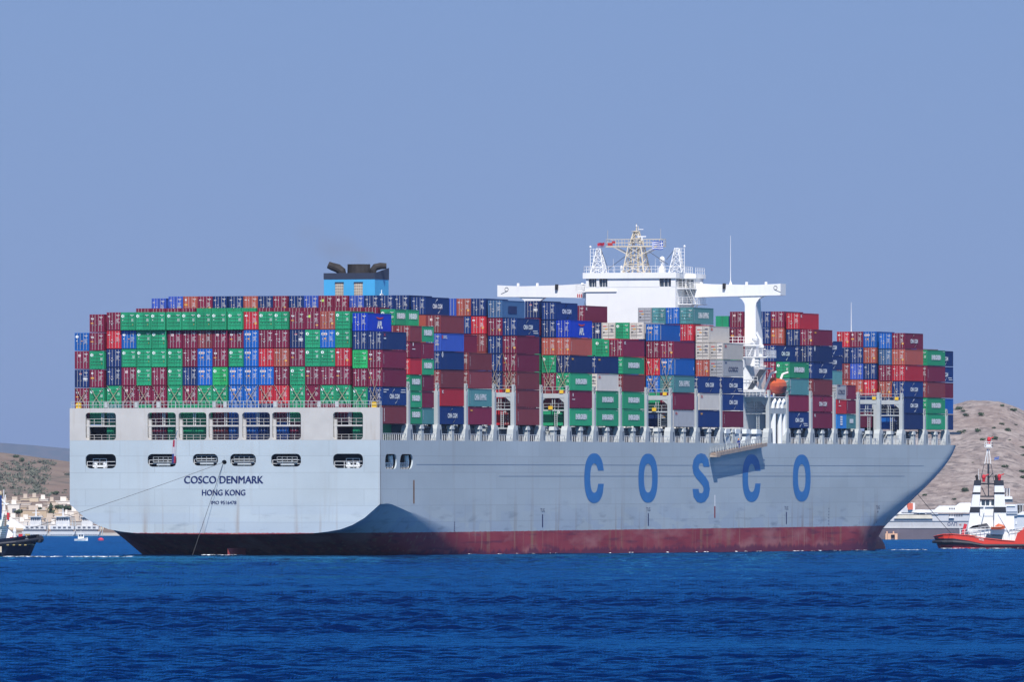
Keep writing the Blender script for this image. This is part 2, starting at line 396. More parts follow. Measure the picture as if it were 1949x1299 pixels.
# names on the hull
def lettering(t, a, q, z0, z1, y, mat, name='lettering', bold=.0):
    vs, fs = text_fill(t, bold)
    m = MB()
    for k in range(3): m.add([(a + u * (q - a) + (k - 1) * .05 * (z1 - z0), y - .003 * k, z0 + v * (z1 - z0) + (k - 1) * .025 * (z1 - z0)) for u, v in vs], fs)
    return m.build(name, mat, ship)
lettering('COSCO DENMARK', -6.59, 6.42, 11.29, 12.45, -.03, navyp)
lettering('HONG KONG', -3.64, 3.47, 9.40, 10.31, -.03, navyp)
lettering('IMO 9516478', -2.16, 2.0, 8.02, 8.56, -.03, navyp)
def side_pt(y, z, off=.03): return (halfb(y, z) + off, y, z)
def ring_poly(cx, cz, a, b, ex, a0, a1, n):
    out = []
    for k in range(n + 1):
        t = R(a0 + (a1 - a0) * k / n); c, s = math.cos(t), math.sin(t)
        out.append((cx + a * math.copysign(abs(c) ** (2 / ex), c), cz + b * math.copysign(abs(s) ** (2 / ex), s)))
    return out
def big_letter(ch, y0, y1, z0=8.0, z1=16.18):
    cx, cz, a, b = .5, .5, .5, .5
    if ch == 'O':
        o = ring_poly(.5, .5, .5, .5, 2.35, 0, 360, 48); i = ring_poly(.5, .5, .21, .295, 2.35, 0, 360, 48)
    elif ch == 'C':
        o = ring_poly(.5, .5, .5, .5, 2.35, 24, 336, 44); i = ring_poly(.5, .5, .20, .295, 2.35, 36, 324, 44)
        o[0] = (.98, .655); i[0] = (.70, .655); o[-1] = (.985, .385); i[-1] = (.70, .385)
    else:
        path = [(.80, .735), (.77, .83), (.66, .90), (.5, .915), (.34, .89), (.22, .82), (.185, .73), (.21, .655), (.33, .58), (.5, .51), (.67, .435), (.79, .36), (.82, .27), (.79, .18), (.66, .105), (.5, .085), (.34, .10), (.22, .17), (.19, .275)]
        o, i = [], []
        for k, p in enumerate(path):
            q = path[min(k + 1, len(path) - 1)]; r = path[max(k - 1, 0)]
            d = Vector((q[0] - r[0], (q[1] - r[1]) * 1.35)).normalized(); n = Vector((-d.y, d.x))
            o.append((p[0] + n.x * .185, p[1] + n.y * .10)); i.append((p[0] - n.x * .185, p[1] - n.y * .10))
        o[0] = (.985, .735); i[0] = (.64, .735); o[-1] = (.01, .275) if o[-1][0] < i[-1][0] else (.36, .275); i[-1] = (.36, .275) if o[-1][0] < .2 else (.01, .275)
        if o[0][0] > i[0][0] and o[1][0] < i[1][0]: o[0], i[0] = i[0], o[0]
    m = MB(); P = [side_pt(y0 + u * (y1 - y0), z0 + v * (z1 - z0)) for u, v in o + i]; k = len(o)
    m.add(P, [(j, j + 1, k + j + 1, k + j) for j in range(k - 1)]); return m.build('lettering', cblue, ship)
for ch, a, q in (('C', 108.7, 119.9), ('O', 139.5, 150.7), ('S', 171.1, 181.5), ('C', 201.3, 212.6), ('O', 232.5, 243.7)): big_letter(ch, a, q)
def mark(ya, yb, za, zb, mat, name='hull_mark', off=.02):
    return MB().add([side_pt(ya, za, off), side_pt(yb, za, off), side_pt(yb, zb, off), side_pt(ya, zb, off)], [(0, 1, 2, 3)]).build(name, mat, ship)
seam = M('weld_seam', (.22, .28, .36), .6)
mark(18.5, 318, 14.22, 14.30, seam, 'weld_seam'); mark(62, 305, 12.38, 12.45, seam, 'weld_seam')
for y in (85.3, 145, 228.2, 287):
    mark(y, y + .55, 4.1, 6.2, navyp)
    vs, fs = text_fill('TUG'); MB().add([side_pt(y - .9 + 2.3 * u, 6.55 + .62 * v, .02) for u, v in vs], fs).build('tug_lettering', navyp, ship)
mark(184.2, 184.9, 7.3, 9.2, white); mark(184.2, 184.9, 5.3, 7.3, M('red_mark', (.30, .03, .04), .6))
mark(16.9, 17.6, 8.1, 11.8, M('rust_stain', (.22, .12, .07), .8, var=.3))
for k, (y, z) in enumerate([(38 + .03 * j, 3.7 + j * .32) for j in range(5)] + [(255 + .02 * j, 3.9 + .55 * j) for j in range(6)]): mark(y, y + .45, z, z + .16, navyp, 'draught_mark')

# ------------------------------------------------------------------ lashing bridges, posts and railings along the side
BAYS = [1.9, 16.0, 31.8, 46.6, 72.3, 87, 101.6, 116.6, 131.5, 146, 160.9, 176, 190.4, 231.2, 246.2, 261.3, 277, 291, 306, 321, 335.6]
def base_y(i): return 20.6 + .22 * BAYS[i] / 321
posts = [16.2 - 1.1, 30.2, 45.2, 60.2, 70.8, 85.6, 100.2, 115.1, 129.9, 145, 159.2, 174.3, 188.9, 218.5, 229.7, 244.8, 259.6, 275.4, 289.3, 304.3, 319.2, 334.2]
def bridge_mesh(ztop, arch=True):
    m = MB(); w0, w1 = -25.45, 25.45; cols = [25.1, 20.3, 15.3, 10.2, 5.1, 0]
    cols = sorted(set(cols + [-c for c in cols]))
    for x in cols:
        s = .32 if abs(x) > 25 else .28
        m.box(x - s, x + s, 0, .95, 17.8, ztop)
    m.box(w0 + .01, w1 - .01, .05, .9, ztop - .75, ztop - .01)
    for a, q in zip(cols[:-1], cols[1:]):                       # rounded haunches in the upper corners
        for sx_, x in ((1, a + .28), (-1, q - .28)):
            m.add([(x, .1, ztop - .7), (x + sx_ * 1.0, .1, ztop - .7), (x, .1, ztop - 1.6), (x, .85, ztop - .7), (x + sx_ * 1.0, .85, ztop - .7), (x, .85, ztop - 1.6)],
                  [(0, 1, 2), (3, 5, 4), (1, 4, 5, 2)])
    if ztop > 25: m.box(w0 + .3, w1 - .3, .1, .9, 23.05, 23.25)
    m.box(w0 + .3, w1 - .3, .1, .9, 20.0, 20.2)
    return m
def bridge_rail(ztop):
    m = MB()
    m.rail([(25.35, .08, ztop), (5, .08, ztop)], 1.1, 0, 2, 1.25, .06); m.rail([(-25.35, .08, ztop), (-5, .08, ztop)], 1.1, 0, 2, 1.25, .06)
    m.rail([(25.35, .08, ztop), (25.35, .9, ztop)], 1.1, 0, 2, .8, .06)
    m.box(25.0, 25.3, .05, .25, ztop, ztop + 1.3); m.box(20.6, 20.85, .05, .25, ztop, ztop + 1.4); m.box(25.0, 25.3, .7, .9, ztop, ztop + 1.3)
    if ztop > 25:
        m.rail([(25, .12, 23.25), (15, .12, 23.25)], 1.0, 0, 2, 1.25, .06); m.bar((22.7, .3, 23.2), (22.7, .3, ztop - .6), .12); m.bar((23.1, .3, 20), (23.1, .3, ztop - .6), .1)
        for k in range(9): m.box(23.1, 23.5, .3, .36, 20.3 + .32 * k, 20.36 + .32 * k)
        m.bar((23.5, .3, 20), (23.5, .3, 23.2), .1)
    return m
hi = bridge_mesh(25.9).mesh('lashing_bridge', steel); hir = bridge_rail(25.9).mesh('railing', steel)
lo = bridge_mesh(23.15).mesh('lashing_bridge', steel); lor = bridge_rail(23.15).mesh('railing', steel)
post_m = MB()
post_m.loft([[(25.55, .0 - 1.25, z), (25.55, 1.9, z), (24.5, 1.9, z), (24.5, -1.25, z)] if z < 18.6 else [(25.55, -.9, z), (25.55, 1.65, z), (24.5, 1.65, z), (24.5, -.9, z)] for z in (17.85, 18.5, 19.9)])
post_m.loft([[(25.55, -.9, 19.9), (25.55, 1.65, 19.9), (24.5, 1.65, 19.9), (24.5, -.9, 19.9)], [(25.5, -.35, 20.55), (25.5, 1.5, 20.55), (24.5, 1.5, 20.55), (24.5, -.35, 20.55)]])
post_m.add([(25.56, .9, 18.2), (25.56, 1.35, 18.2), (25.56, 1.35, 19.9), (25.56, .75, 19.6)], [(0, 1, 2, 3)], 1)
post_m = post_m.mesh('lashing_post', [steel, coam])
mid_m = MB(); mid_m.box(24.7, 25.5, 0, 1.25, 17.85, 19.9); mid_m.loft([[(25.5, -.25, 19.9), (25.5, 1.6, 19.9), (24.6, 1.6, 19.9), (24.6, -.25, 19.9)], [(25.4, .1, 20.5), (25.4, 1.3, 20.5), (24.6, 1.3, 20.5), (24.6, .1, 20.5)]])
mid_m.add([(25.51, 0, 19.6), (25.51, 1.25, 19.6), (25.51, 1.25, 19.88), (25.51, 0, 19.88)], [(0, 1, 2, 3)], 1)
mid_m = mid_m.mesh('support_post', [steel, coam])
for k, y in enumerate(posts):
    low_ = k >= 20 or k == 0 and False
    T_ = Matrix.Translation((0, y, .15 * y / 321))
    if True:
        o = place('lashing_bridge', lo if low_ else hi, ship, mat=T_)
        place('railing', lor if low_ else hir, o)
        place('lashing_post', post_m, ship, mat=T_)
        if k in (4, 6, 10, 16, 17, 18, 19):
            MB().box(24.0, 24.65, -.05, .12, 25.92 if not low_ else 23.17, 26.45 if not low_ else 23.7).build('yellow_box', yellow, o)
            if k in (6, 10): MB().box(22.1, 22.8, -.05, .12, 23.27, 23.85).build('yellow_box', yellow, o)
for i, y in enumerate(BAYS[:-1]):
    if i == 0: continue
    place('support_post', mid_m, ship, mat=Matrix.Translation((0, y + 5.5, 0)))
for k in range(len(posts) - 1):
    a, q = posts[k] + 1.9, posts[k + 1] - 1.2
    if k in (12, 13): continue
    MB().rail([(25.35, a, 17.85), (25.35, q, 17.85)], 1.25, 0, 1, .95, .065).build('deck_railing', white, ship)
MB().rail([(25.35, 1.6, 17.85), (25.35, 14, 17.85)], 1.25, 0, 1, .95, .065).build('deck_railing', white, ship)
MB().rail([(25.3 - .12 * k * k, 335 + k * 2, 17.9) for k in range(8)], 1.2, 0, 3, 1.2, .09).build('deck_railing', white, ship)
for i, y in enumerate(BAYS[:-1]):
    w = 22.6 if y < 320 else 19
    m = MB(); m.box(-w, w, y + .2, y + 12.2, 17.85 if i else 17.82, 19.9 if i else 17.88)
    if i: m.box(-w - .6, w + .6, y + .1, y + 12.3, 19.95, 20.35)
    m.build('hatch_coaming', coam, ship)
b = MB()
for y in BAYS[1:]: b.box(24.1, 24.3, y, y + 12.2, 20.0, 20.45); b.box(-24.3, -24.1, y, y + 12.2, 20.0, 20.45)
b.build('pedestal_beam', coam, ship)
# open machinery on deck where the outer stacks are empty
mach = MB()
for y in (61.5, 90, 149, 280, 294):
    for k in range(7):
        x = 21.5 + rnd.random() * 3; yy = y + rnd.random() * 9; h = .5 + rnd.random() * 1.6
        mach.box(x, x + .35 + rnd.random() * .9, yy, yy + .5 + rnd.random(), 17.85, 17.85 + h)
    mach.tube([(23.5, y + 2, 17.85), (23.5, y + 2, 19.4), (24.4, y + 2, 20)], .14); mach.tube([(22.8, y + 5, 17.85), (22.8, y + 5, 19.9)], .12)
    mach.bar((22.2, y + 7, 17.9), (23.6, y + 7, 20.2), .25)
mach.build('deck_machinery', steel, ship)
# ------------------------------------------------------------------ bridge house, wings, mast, funnel
h = MB()
h.box(-8.1, 8.1, 220, 231, 17.8, 45.3)
h.box(-8.6, 8.3, 219.7, 231, 46.75, 47.75)                      # roof of the wheelhouse
h.box(-4.2, 5.2, 219.97, 231, 45.25, 46.8); h.box(7.3, 8.1, 219.97, 224, 45.25, 46.8); h.box(-8.1, -7.6, 219.97, 231, 45.25, 46.8)
h.box(-6.2, -5.7, 219.97, 220.4, 45.25, 46.8); h.box(-8.1, 8.1, 220.6, 231, 45.25, 46.7)
h.box(8.1, 9.9, 226, 231, 44.0, 46.8); h.box(8.1, 10.2, 225.4, 231.4, 46.8, 47.55); h.box(-9.9, -8.1, 226, 231, 44, 46.8)
h.box(8.1, 11.5, 222, 231, 38.3, 38.5); h.box(8.1, 10.6, 221.6, 231, 42.2, 42.35); h.box(8.1, 10.2, 221.0, 226, 44.9, 45.05); h.box(-10.2, -8.1, 220.5, 231, 44.4, 44.6); h.box(-10.2, -8.1, 220.5, 231, 40.3, 40.45)
h.box(-8.1, -2.5, 219.8, 219.97, 44.45, 44.62)
house = h.build('bridge_house', white, ship)
for a, q in ((-7.5, -6.2), (-5.6, -4.3), (5.3, 7.3)):
    MB().box(a, q, 220.3, 220.5, 45.3, 46.7).box(a + (q - a) * .33, a + (q - a) * .37, 220.2, 220.4, 45.3, 46.7, 1).box(a + (q - a) * .68, a + (q - a) * .72, 220.2, 220.4, 45.3, 46.7, 1).build('window', [glass, white], house)
MB().box(8.4, 9.6, 225.94, 226.0, 44.9, 46.5).box(8.95, 9.05, 225.9, 225.98, 44.9, 46.5, 1).build('window', [glass, white], house)
MB().box(8.11, 8.16, 224.3, 225.7, 45.3, 46.6).box(8.11, 8.16, 222.2, 223.8, 45.3, 46.6).build('window', glass, house)
r_ = MB(); r_.rail([(-8.4, 219.9, 47.75), (8.2, 219.9, 47.75), (8.2, 230, 47.75)], 1.1, 0, 2, 1.1, .06); r_.rail([(-8.4, 219.9, 47.75), (-8.4, 230, 47.75)], 1.1, 0, 2, 1.5, .06)
r_.rail([(10.1, 225.5, 47.55), (10.1, 231, 47.55)], 1.1, 0, 2, 1.2, .06)
for z, xo, y0 in ((38.5, 11.4, 222.1), (42.35, 10.5, 221.7), (45.05, 10.1, 221.1)): r_.rail([(8.1, y0, z), (xo, y0, z), (xo, 230, z)], 1.1, 0, 3, .9, .06)
for z in (44.6, 40.45): r_.rail([(-8.1, 220.6, z), (-10.1, 220.6, z), (-10.1, 230, z)], 1.1, 0, 3, .8, .06)
r_.build('railing', white, house)
st = MB()
for x0, y0, z0, x1, y1, z1 in ((9.0, 222.5, 38.5, 9.6, 227.5, 42.3), (9.4, 227, 42.3, 9.4, 223, 45), (-9, 222, 40.4, -9, 226, 44.5)):
    for d in (-.35, .35): st.bar((x0 + d, y0, z0), (x1 + d, y1, z1), .16)
    for k in range(1, 9): st.box(x0 - .35 + (x1 - x0) * k / 9, x0 + .35 + (x1 - x0) * k / 9, y0 + (y1 - y0) * k / 9 - .1, y0 + (y1 - y0) * k / 9 + .1, z0 + (z1 - z0) * k / 9, z0 + (z1 - z0) * k / 9 + .05)
    for d in (-.35, .35): st.bar((x0 + d, y0, z0 + .95), (x1 + d, y1, z1 + .95), .06)
st.build('stairs', white, house)
nz = M('sign_red', (.45, .03, .04), .5)
MB().box(-9.9, -8.9, 220.4, 220.46, 43.4, 44.2).build('sign_board', white, house)
for k in range(3): MB().box(-9.8 + .35 * k, -9.6 + .35 * k, 220.36, 220.39, 43.5, 44.1).build('sign_lettering', nz, house)

for s in (1, -1):
    w = MB(); w.loft([[(s * x - .4, 226, z0), (s * x - .4, 229.3, z0), (s * x - .4, 229.3, z1), (s * x - .4, 226, z1)] for x, z0, z1 in ((8.2, 43.45, 46.05), (14, 43.6, 45.75), (21.3, 43.72, 45.6), (25.0, 43.76, 45.75), (25.7, 43.8, 45.8))])
    wing = w.build('bridge_wing', white, ship)
    d = MB()
    for k in range(10):
        a = 2 * math.pi * k / 10; c = 2 * math.pi * (k + 1) / 10
        d.bar((s * 24.4 + .32 * math.cos(a), 225.97, 45.1 + .32 * math.sin(a)), (s * 24.4 + .32 * math.cos(c), 225.97, 45.1 + .32 * math.sin(c)), .07)
    d.bar((s * 24.2, 225.97, 44.8), (s * 25.4, 225.97, 44.3), .07); d.build('wing_mark', M('grey_mark', (.2, .2, .19)), wing)
    l = MB(); l.tube([(s * 15.2, 225.8, 45.3), (s * 15.2, 225.8, 45.9)], .3); l.box(s * 15.2 - .2, s * 15.2 + .2, 225.6, 226, 44.9, 45.3); l.build('floodlight', black, wing)
    for x in (19, 22.5, 10.8): MB().box(s * x - .18, s * x + .18, 226.5, 226.9, 45.65, 46.15).build('vent', white, wing)
def pillar(s):
    m = MB(); z0, z1 = 17.8, 43.75
    prof = [(18.75, z0), (20.85, z0), (20.75, 41.9)] + [(20.75 + 2.2 * (1 - math.cos(R(a))), 41.9 + 1.85 * math.sin(R(a))) for a in (20, 45, 65, 80, 90)] + [(16.6, z1)] + [(16.6 + 2.2 * math.sin(R(a)), 43.75 - 1.85 * (1 - math.cos(R(a)))) for a in (25, 50, 75, 90)]
    vs, fs = curve_fill([prof], 1.0)
    m.add([(s * x, 226.7 - z, y) for x, y, z in vs], [f[::-1] if s < 0 else f for f in fs])
    m.hexa([(s * 18.9, 227.3, z0), (s * 20.7, 227.3, z0), (s * 20.7, 234.5, z0), (s * 18.9, 234.5, z0)], [(s * 18.9, 227.3, 43.4), (s * 20.7, 227.3, 43.4), (s * 20.7, 229.3, 43.4), (s * 18.9, 229.3, 43.4)])
    return m
for s in (1, -1): pillar(s).build('wing_pillar', white, ship)
MB().tube([(15.7, 228, 45.7), (15.7, 228, 46.4), (15.7, 228, 54.2)], [.30, .06, .03], n=6).build('whip_antenna', white, ship)

# mast and side towers on the roof
beige = M('mast_paint', (.60, .53, .41), .5, var=.06)
def lattice(m, cx, cy, z0, z1, w0, w1, n, t=.11):
    c = lambda k, i: (cx + (w0 + (w1 - w0) * k) * (1, 1, -1, -1)[i], cy + (w0 + (w1 - w0) * k) * (1, -1, -1, 1)[i], z0 + (z1 - z0) * k)
    for i in range(4): m.bar(c(0, i), c(1, i), t * 1.35)
    for k in range(n):
        a, b_ = k / n, (k + 1) / n
        for i in range(4):
            j = (i + 1) % 4; m.bar(c(b_, i), c(b_, j), t); m.bar(c(a, i), c(b_, j), t * .8); m.bar(c(a, j), c(b_, i), t * .8)
ms = MB(); lattice(ms, 0, 223.5, 47.7, 52.3, 1.95, 1.15, 3, .13); lattice(ms, 0, 223.5, 52.6, 55.0, 1.0, .35, 2, .13)
ms.box(-5.2, 5.0, 222.4, 224.6, 52.25, 52.45); ms.rail([(-5.2, 222.45, 52.45), (5.0, 222.45, 52.45)], 1.15, 0, 2, 1.1, .07); ms.rail([(-5.2, 224.55, 52.45), (5.0, 224.55, 52.45)], 1.15, 0, 2, 1.1, .07)
ms.rail([(-5.2, 222.45, 52.45), (-5.2, 224.55, 52.45)], 1.15, 0, 2, 1.1, .07); ms.rail([(5.0, 222.45, 52.45), (5.0, 224.55, 52.45)], 1.15, 0, 2, 1.1, .07)
for s in (1, -1):
    for y in (222.5, 224.5): ms.bar((s * 1.25, y, 50.9), (s * 3.9, y, 52.3), .13)
    ms.bar((s * .5, 222.6, 47.8), (s * .8, 222.6, 52.2), .12)
for x in (.25, .55, 1.3, -.6): ms.bar((x, 223.2, 47.8), (x * .5 + .2, 223.2, 52.3), .16)
ms.box(-.7, .9, 222.8, 223.1, 54.9, 55.0); ms.tube([(0, 223.5, 54.6), (0, 223.5, 56.3)], [.14, .05]); ms.tube([(.35, 223.4, 54.9), (.35, 223.4, 55.9)], .06)
ms.tube([(-4.9, 222.5, 53.5), (-4.9, 222.5, 55.2)], .03, n=5); ms.tube([(4.7, 222.5, 53.5), (4.7, 222.5, 55.4)], .03, n=5)
mast = ms.build('radar_mast', beige, ship)
rb = MB()
rb.box(.6, 2.1, 222.2, 222.4, 53.95, 54.15); rb.tube([(1.35, 222.3, 53.4), (1.35, 222.3, 54)], .15); rb.box(.6, 1.5, 222.6, 222.75, 55.25, 55.38)
rb.lathe([(.02, 55.75), (.16, 55.85), (.16, 56.0), (.02, 56.1)], (0, 223.5, 0), 8); rb.build('radar_scanner', white, mast)
rd = M('red_board', (.42, .04, .04), .5)
MB().box(-4.9, -4.0, 222.38, 222.43, 52.5, 53.0).box(-4.1, -3.5, 222.37, 222.42, 52.9, 53.3).build('red_board', rd, mast)
for cx, dx in ((-6.45, -1.4), (7.7, 1.5)):
    t_ = MB(); lattice(t_, cx, 222.3, 47.7, 52.0, 1.15, .32, 4, .09)
    t_.bar((cx + dx, 221.8, 47.7), (cx + dx, 221.8, 52.2), .09); t_.bar((cx + dx * .6, 221.8, 47.7), (cx + dx * .6, 221.8, 52.0), .07)
    for k in range(7): t_.bar((cx, 221.8, 48.3 + .6 * k), (cx + dx, 221.8, 48.3 + .6 * k), .06)
    t_.lathe([(.02, 0), (.2, .08), (.2, .3), (.02, .42)], (cx + dx, 221.8, 52.1), 8)
    t_.build('side_tower', white, ship)
MB().lathe([(.45, 0), (.25, .3), (.25, .9), (.46, 1.1), (.5, 1.4), (.35, 1.75), (.02, 1.9)], (5.1, 222, 48.7), 12).box(4.6, 5.6, 221.5, 222.5, 47.75, 48.7).build('satellite_dome', white, ship)
MB().lathe([(.1, 0), (.1, .7), (.24, .8), (.24, 1.1), (.02, 1.25)], (-1.8, 220.4, 47.75), 10).build('satellite_dome', white, ship)
for x in (-5.0, -3.2, 4.4, 6.0): MB().tube([(x, 220.2, 47.7), (x, 220.2, 50.2)], [.04, .02], n=5).build('whip_antenna', white, ship)
wire = M('wire_rope', (.05, .06, .08), .6)
for p, q in (((-1.2, 222.5, 51.0), (-4.7, 221, 48.2)), ((-5.9, 222, 51.6), (-4.5, 221, 48.8)), ((2.5, 222.5, 51.5), (6.4, 221, 49.2)), ((7.4, 222, 51.8), (6.2, 221, 50)), ):
    MB().tube([p, q], .05, n=5).build('stay_wire', wire, ship)

# funnel
fb = M('funnel_blue', (.06, .36, .66), .5, var=.05, streak=.25, streakcol=(.05, .45, .55))
f = MB(); f.box(-3.64, 5.0, 61, 68.2, 20, 44.2); funnel = f.build('funnel', fb, ship)
bk = M('funnel_black', (.030, .040, .070), .5)
f = MB(); f.loft([[(-3.68, 60.96, z), (5.04, 60.96, z), (5.04, 68.3, z), (-3.68, 68.3, z)] for z in (44.2, 45.2)])
f.add([(5.05, 60.95, 45.15), (5.05, 68.3, 45.15), (5.05, 68.3, 46.1), (4.9, 60.95, 45.15), (4.9, 68.3, 45.15), (4.9, 68.3, 46.1)], [(0, 1, 2), (3, 5, 4), (0, 2, 5, 3)])
f.build('funnel_cap', bk, funnel)
s = MB(); s.loft([[(1.45 + a * math.cos(t), 63.6 + 1.7 * math.sin(t), z) for t in [2 * math.pi * k / 16 for k in range(16)]] for a, z in ((1.9, 45.1), (1.85, 46.65))]); s.build('exhaust_stack', soot, funnel)
s = MB(); s.tube([(-1.2, 63, 44.9), (-1.3, 63, 45.5), (-1.9, 62.9, 46.0), (-2.8, 62.7, 46.3), (-3.4, 62.6, 46.55)], [.72, .76, .74, .66, .58], n=10); s.build('exhaust_stack', soot, funnel)
s = MB(); s.tube([(3.9, 63.5, 44.9), (3.9, 63.5, 45.7), (4.2, 63.7, 46.15), (5.0, 64, 46.35), (5.9, 64.3, 46.35)], [.55, .58, .58, .54, .46], n=10); s.build('exhaust_stack', soot, funnel)
lv = M('louvre_beige', (.40, .35, .28), .6)
for a, q in ((-1.68, -.3), (1.53, 2.95)):
    m = MB(); m.box(a, q, 60.9, 61.0, 38, 43.55)
    for k in range(12): m.box(a, q, 60.84, 60.93, 38.2 + .45 * k, 38.28 + .45 * k, 1)
    for k in range(1, 4): m.box(a + (q - a) * k / 4 - .03, a + (q - a) * k / 4 + .03, 60.85, 60.92, 38, 43.5, 1)
    m.box(a - .05, q + .05, 60.82, 61.0, 43.55, 43.75, 2); m.build('louvre', [lv, M('louvre_slat', (.55, .50, .42)), bk], funnel)
m = MB()
for k in range(8):
    z = lambda j: 40.3 + 1.6 * math.sin(math.pi / 2 * j / 8); yy = lambda j: 1.35 * math.cos(math.pi / 2 * j / 8)
    for s_ in (1, -1): m.bar((5.03, 64.4 + s_ * yy(k), z(k)), (5.03, 64.4 + s_ * yy(k + 1), z(k + 1)), .12)
m.bar((5.03, 64.4, 40), (5.03, 64.4, 42.5), .12); m.build('funnel_emblem', white, funnel)
MB().box(-11, 11, 61.5, 69.5, 17.8, 36).build('engine_casing', white, ship)

# smoke drifting from the funnel
smk = bpy.data.materials.new('funnel_smoke'); smk.use_nodes = True
nt = smk.node_tree; N = nt.nodes; L = nt.links; N.clear()
ou = nd('ShaderNodeOutputMaterial'); pv = nd('ShaderNodeVolumePrincipled'); pv.inputs['Color'].default_value = (.50, .43, .36, 1)
tc = nd('ShaderNodeTexCoord'); nn = nd('ShaderNodeTexNoise'); nn.inputs['Scale'].default_value = .35; nn.inputs['Detail'].default_value = 3
L.new(tc.outputs['Object'], nn.inputs['Vector'])
gr = nd('ShaderNodeTexGradient', gradient_type='SPHERICAL'); L.new(tc.outputs['Object'], gr.inputs['Vector'])
mp = nd('ShaderNodeMapping'); mp.inputs['Scale'].default_value = (.10, .28, .28); L.new(tc.outputs['Object'], mp.inputs[0]); L.new(mp.outputs[0], gr.inputs['Vector'])
L.new(math2('MULTIPLY', math2('MULTIPLY', rng(nn.outputs['Fac'], .35, .7, 0, 1), gr.outputs['Fac']), .085), pv.inputs['Density']); L.new(pv.outputs[0], ou.inputs['Volume'])
m = MB(); m.loft([[(x, r * math.cos(t), r * math.sin(t)) for t in [2 * math.pi * k / 10 for k in range(10)]] for x, r in ((-11, .8), (-8, 3.0), (-1, 3.4), (5, 2.2), (7.5, .6))])
tag(m.build('smoke', smk, mat=SHIP @ Matrix.Translation((-1.5, 63, 49.0)) @ Matrix.Rotation(R(24), 4, 'Y')), 'thin brown smoke drifting up and left from the ship funnel', 'smoke', kind='stuff')

# starboard lifeboat station
a = MB()
a.box(12, 21.2, 215, 231, 17.8, 31.5)
a.hexa([(18, 216.5, 26.3), (24.6, 216.5, 26.3), (24.6, 217.2, 26.3), (18, 217.2, 26.3)], [(18, 216.5, 31.2), (21.6, 216.5, 31.2), (21.6, 217.2, 31.2), (18, 217.2, 31.2)])
a.box(18, 25.7, 216, 222, 32.85, 33.1); a.box(21.2, 21.6, 216.2, 217, 31.2, 32.9); a.box(23.5, 24.2, 216.2, 217, 31, 32.9); a.box(16, 21.0, 222, 226, 35.3, 35.5)
a.box(18, 25.3, 216.0, 216.5, 26.9, 27.4); a.box(23.6, 25.0, 216.2, 222, 30.9, 31.15); a.box(20.9, 25.3, 217, 229, 26.0, 26.2)
stn = a.build('boat_deck', M('boat_deck_paint', (.66, .67, .67), .5, var=.06, streak=.3), ship)
MB().hexa([(22.1, 216.38, 27.4), (23.0, 216.38, 27.4), (23.0, 216.49, 27.4), (22.1, 216.49, 27.4)], [(24.3, 216.38, 30.8), (25.5, 216.38, 30.8), (25.5, 216.49, 30.8), (24.3, 216.49, 30.8)]).build('stair_opening_shade', dark, stn)  # flat dark slab on the wall front, painted shade of the stair opening
r_ = MB(); r_.rail([(20.6, 216.1, 33.1), (25.6, 216.1, 33.1), (25.6, 222, 33.1)], 1.1, 0, 3, .7, .07); r_.rail([(21.2, 216.1, 26.2), (25.2, 216.1, 26.2)], 1.1, 0, 3, .7, .07); r_.rail([(21.4, 216.1, 28.5), (24, 216.1, 28.5)], 1.1, 0, 2, .7, .06)
r_.rail([(15, 225, 35.5), (20.9, 225, 35.5)], 1.1, 0, 2, 1, .06); r_.rail([(23, 216.1, 31.2), (25, 216.1, 31.2)], 1.1, 0, 2, .5, .06); r_.build('railing', white, stn)
c = MB(); c.tube([(24.0, 218, 33.1), (24.0, 218, 36.2)], .3); c.bar((24, 218, 36), (23.3, 218, 37.3), .3); c.lathe([(.02, 0), (.45, .2), (.5, .6), (.3, 1), (.02, 1.1)], (23.1, 217.6, 35.6), 10); c.lathe([(.02, 0), (.4, .2), (.4, .6), (.02, .8)], (24.4, 217.4, 34.4), 10)
c.bar((22.0, 217.5, 33.2), (23.2, 217.5, 35.6), .14); c.box(20.8, 24, 217.2, 217.4, 34.9, 35.1); c.build('deck_crane', white, stn)
d = MB()
for y in (223.8, 231.3):
    d.bar((22.6, y, 26.2), (24.2, y, 30.2), .38); d.bar((22.6, y, 26.2), (22.0, y, 30.0), .28); d.bar((24.2, y, 30.2), (25.2, y, 30.5), .3)
d.bar((22.0, 221.5, 26.2), (24.0, 221.5, 30.8), .32); d.build('davit', white, stn)
p = MB()
for y, r in ((222.2, .55), (226.3, .42), (229.0, .36)): p.tube([(25.0, y, 17.9), (25.0, y, 23.2)], r, n=10)
p.build('vent_pipe', white, ship)
p = MB(); p.box(24.2, 25.3, 220, 229.6, 23.2, 24.2); p.build('pipe_beam', steel, ship)
for y in (222, 225, 227.5): MB().tube([(25.0, y, 24.2), (25.0, y, 25.0), (25.1, y + .5, 25.5), (25.1, y + 1.2, 25.1)], [.4, .42, .45, .4], n=8).build('vent', white, ship)
rg = M('ladder_winch_paint', (.50, .55, .58), .5, streak=.3)
for y in (192.5, 198.5, 205, 211.3):
    m = MB(); m.hexa([(25.4, y - 2.0, 17.9), (25.5, y + 2.2, 17.9), (24.6, y + 2.2, 17.9), (24.6, y - 2, 17.9)], [(25.4, y - .2, 19.9), (25.5, y + .9, 19.9), (24.6, y + .9, 19.9), (24.6, y - .2, 19.9)])
    m.loft([[(25.6, y - 1.2, 19.7), (25.6, y + 2.0, 19.7), (24.5, y + 2.0, 19.7), (24.5, y - 1.2, 19.7)], [(25.5, y - .6, 20.5), (25.5, y + 1.5, 20.5), (24.5, y + 1.5, 20.5), (24.5, y - .6, 20.5)]]); m.build('ladder_support', rg, ship)

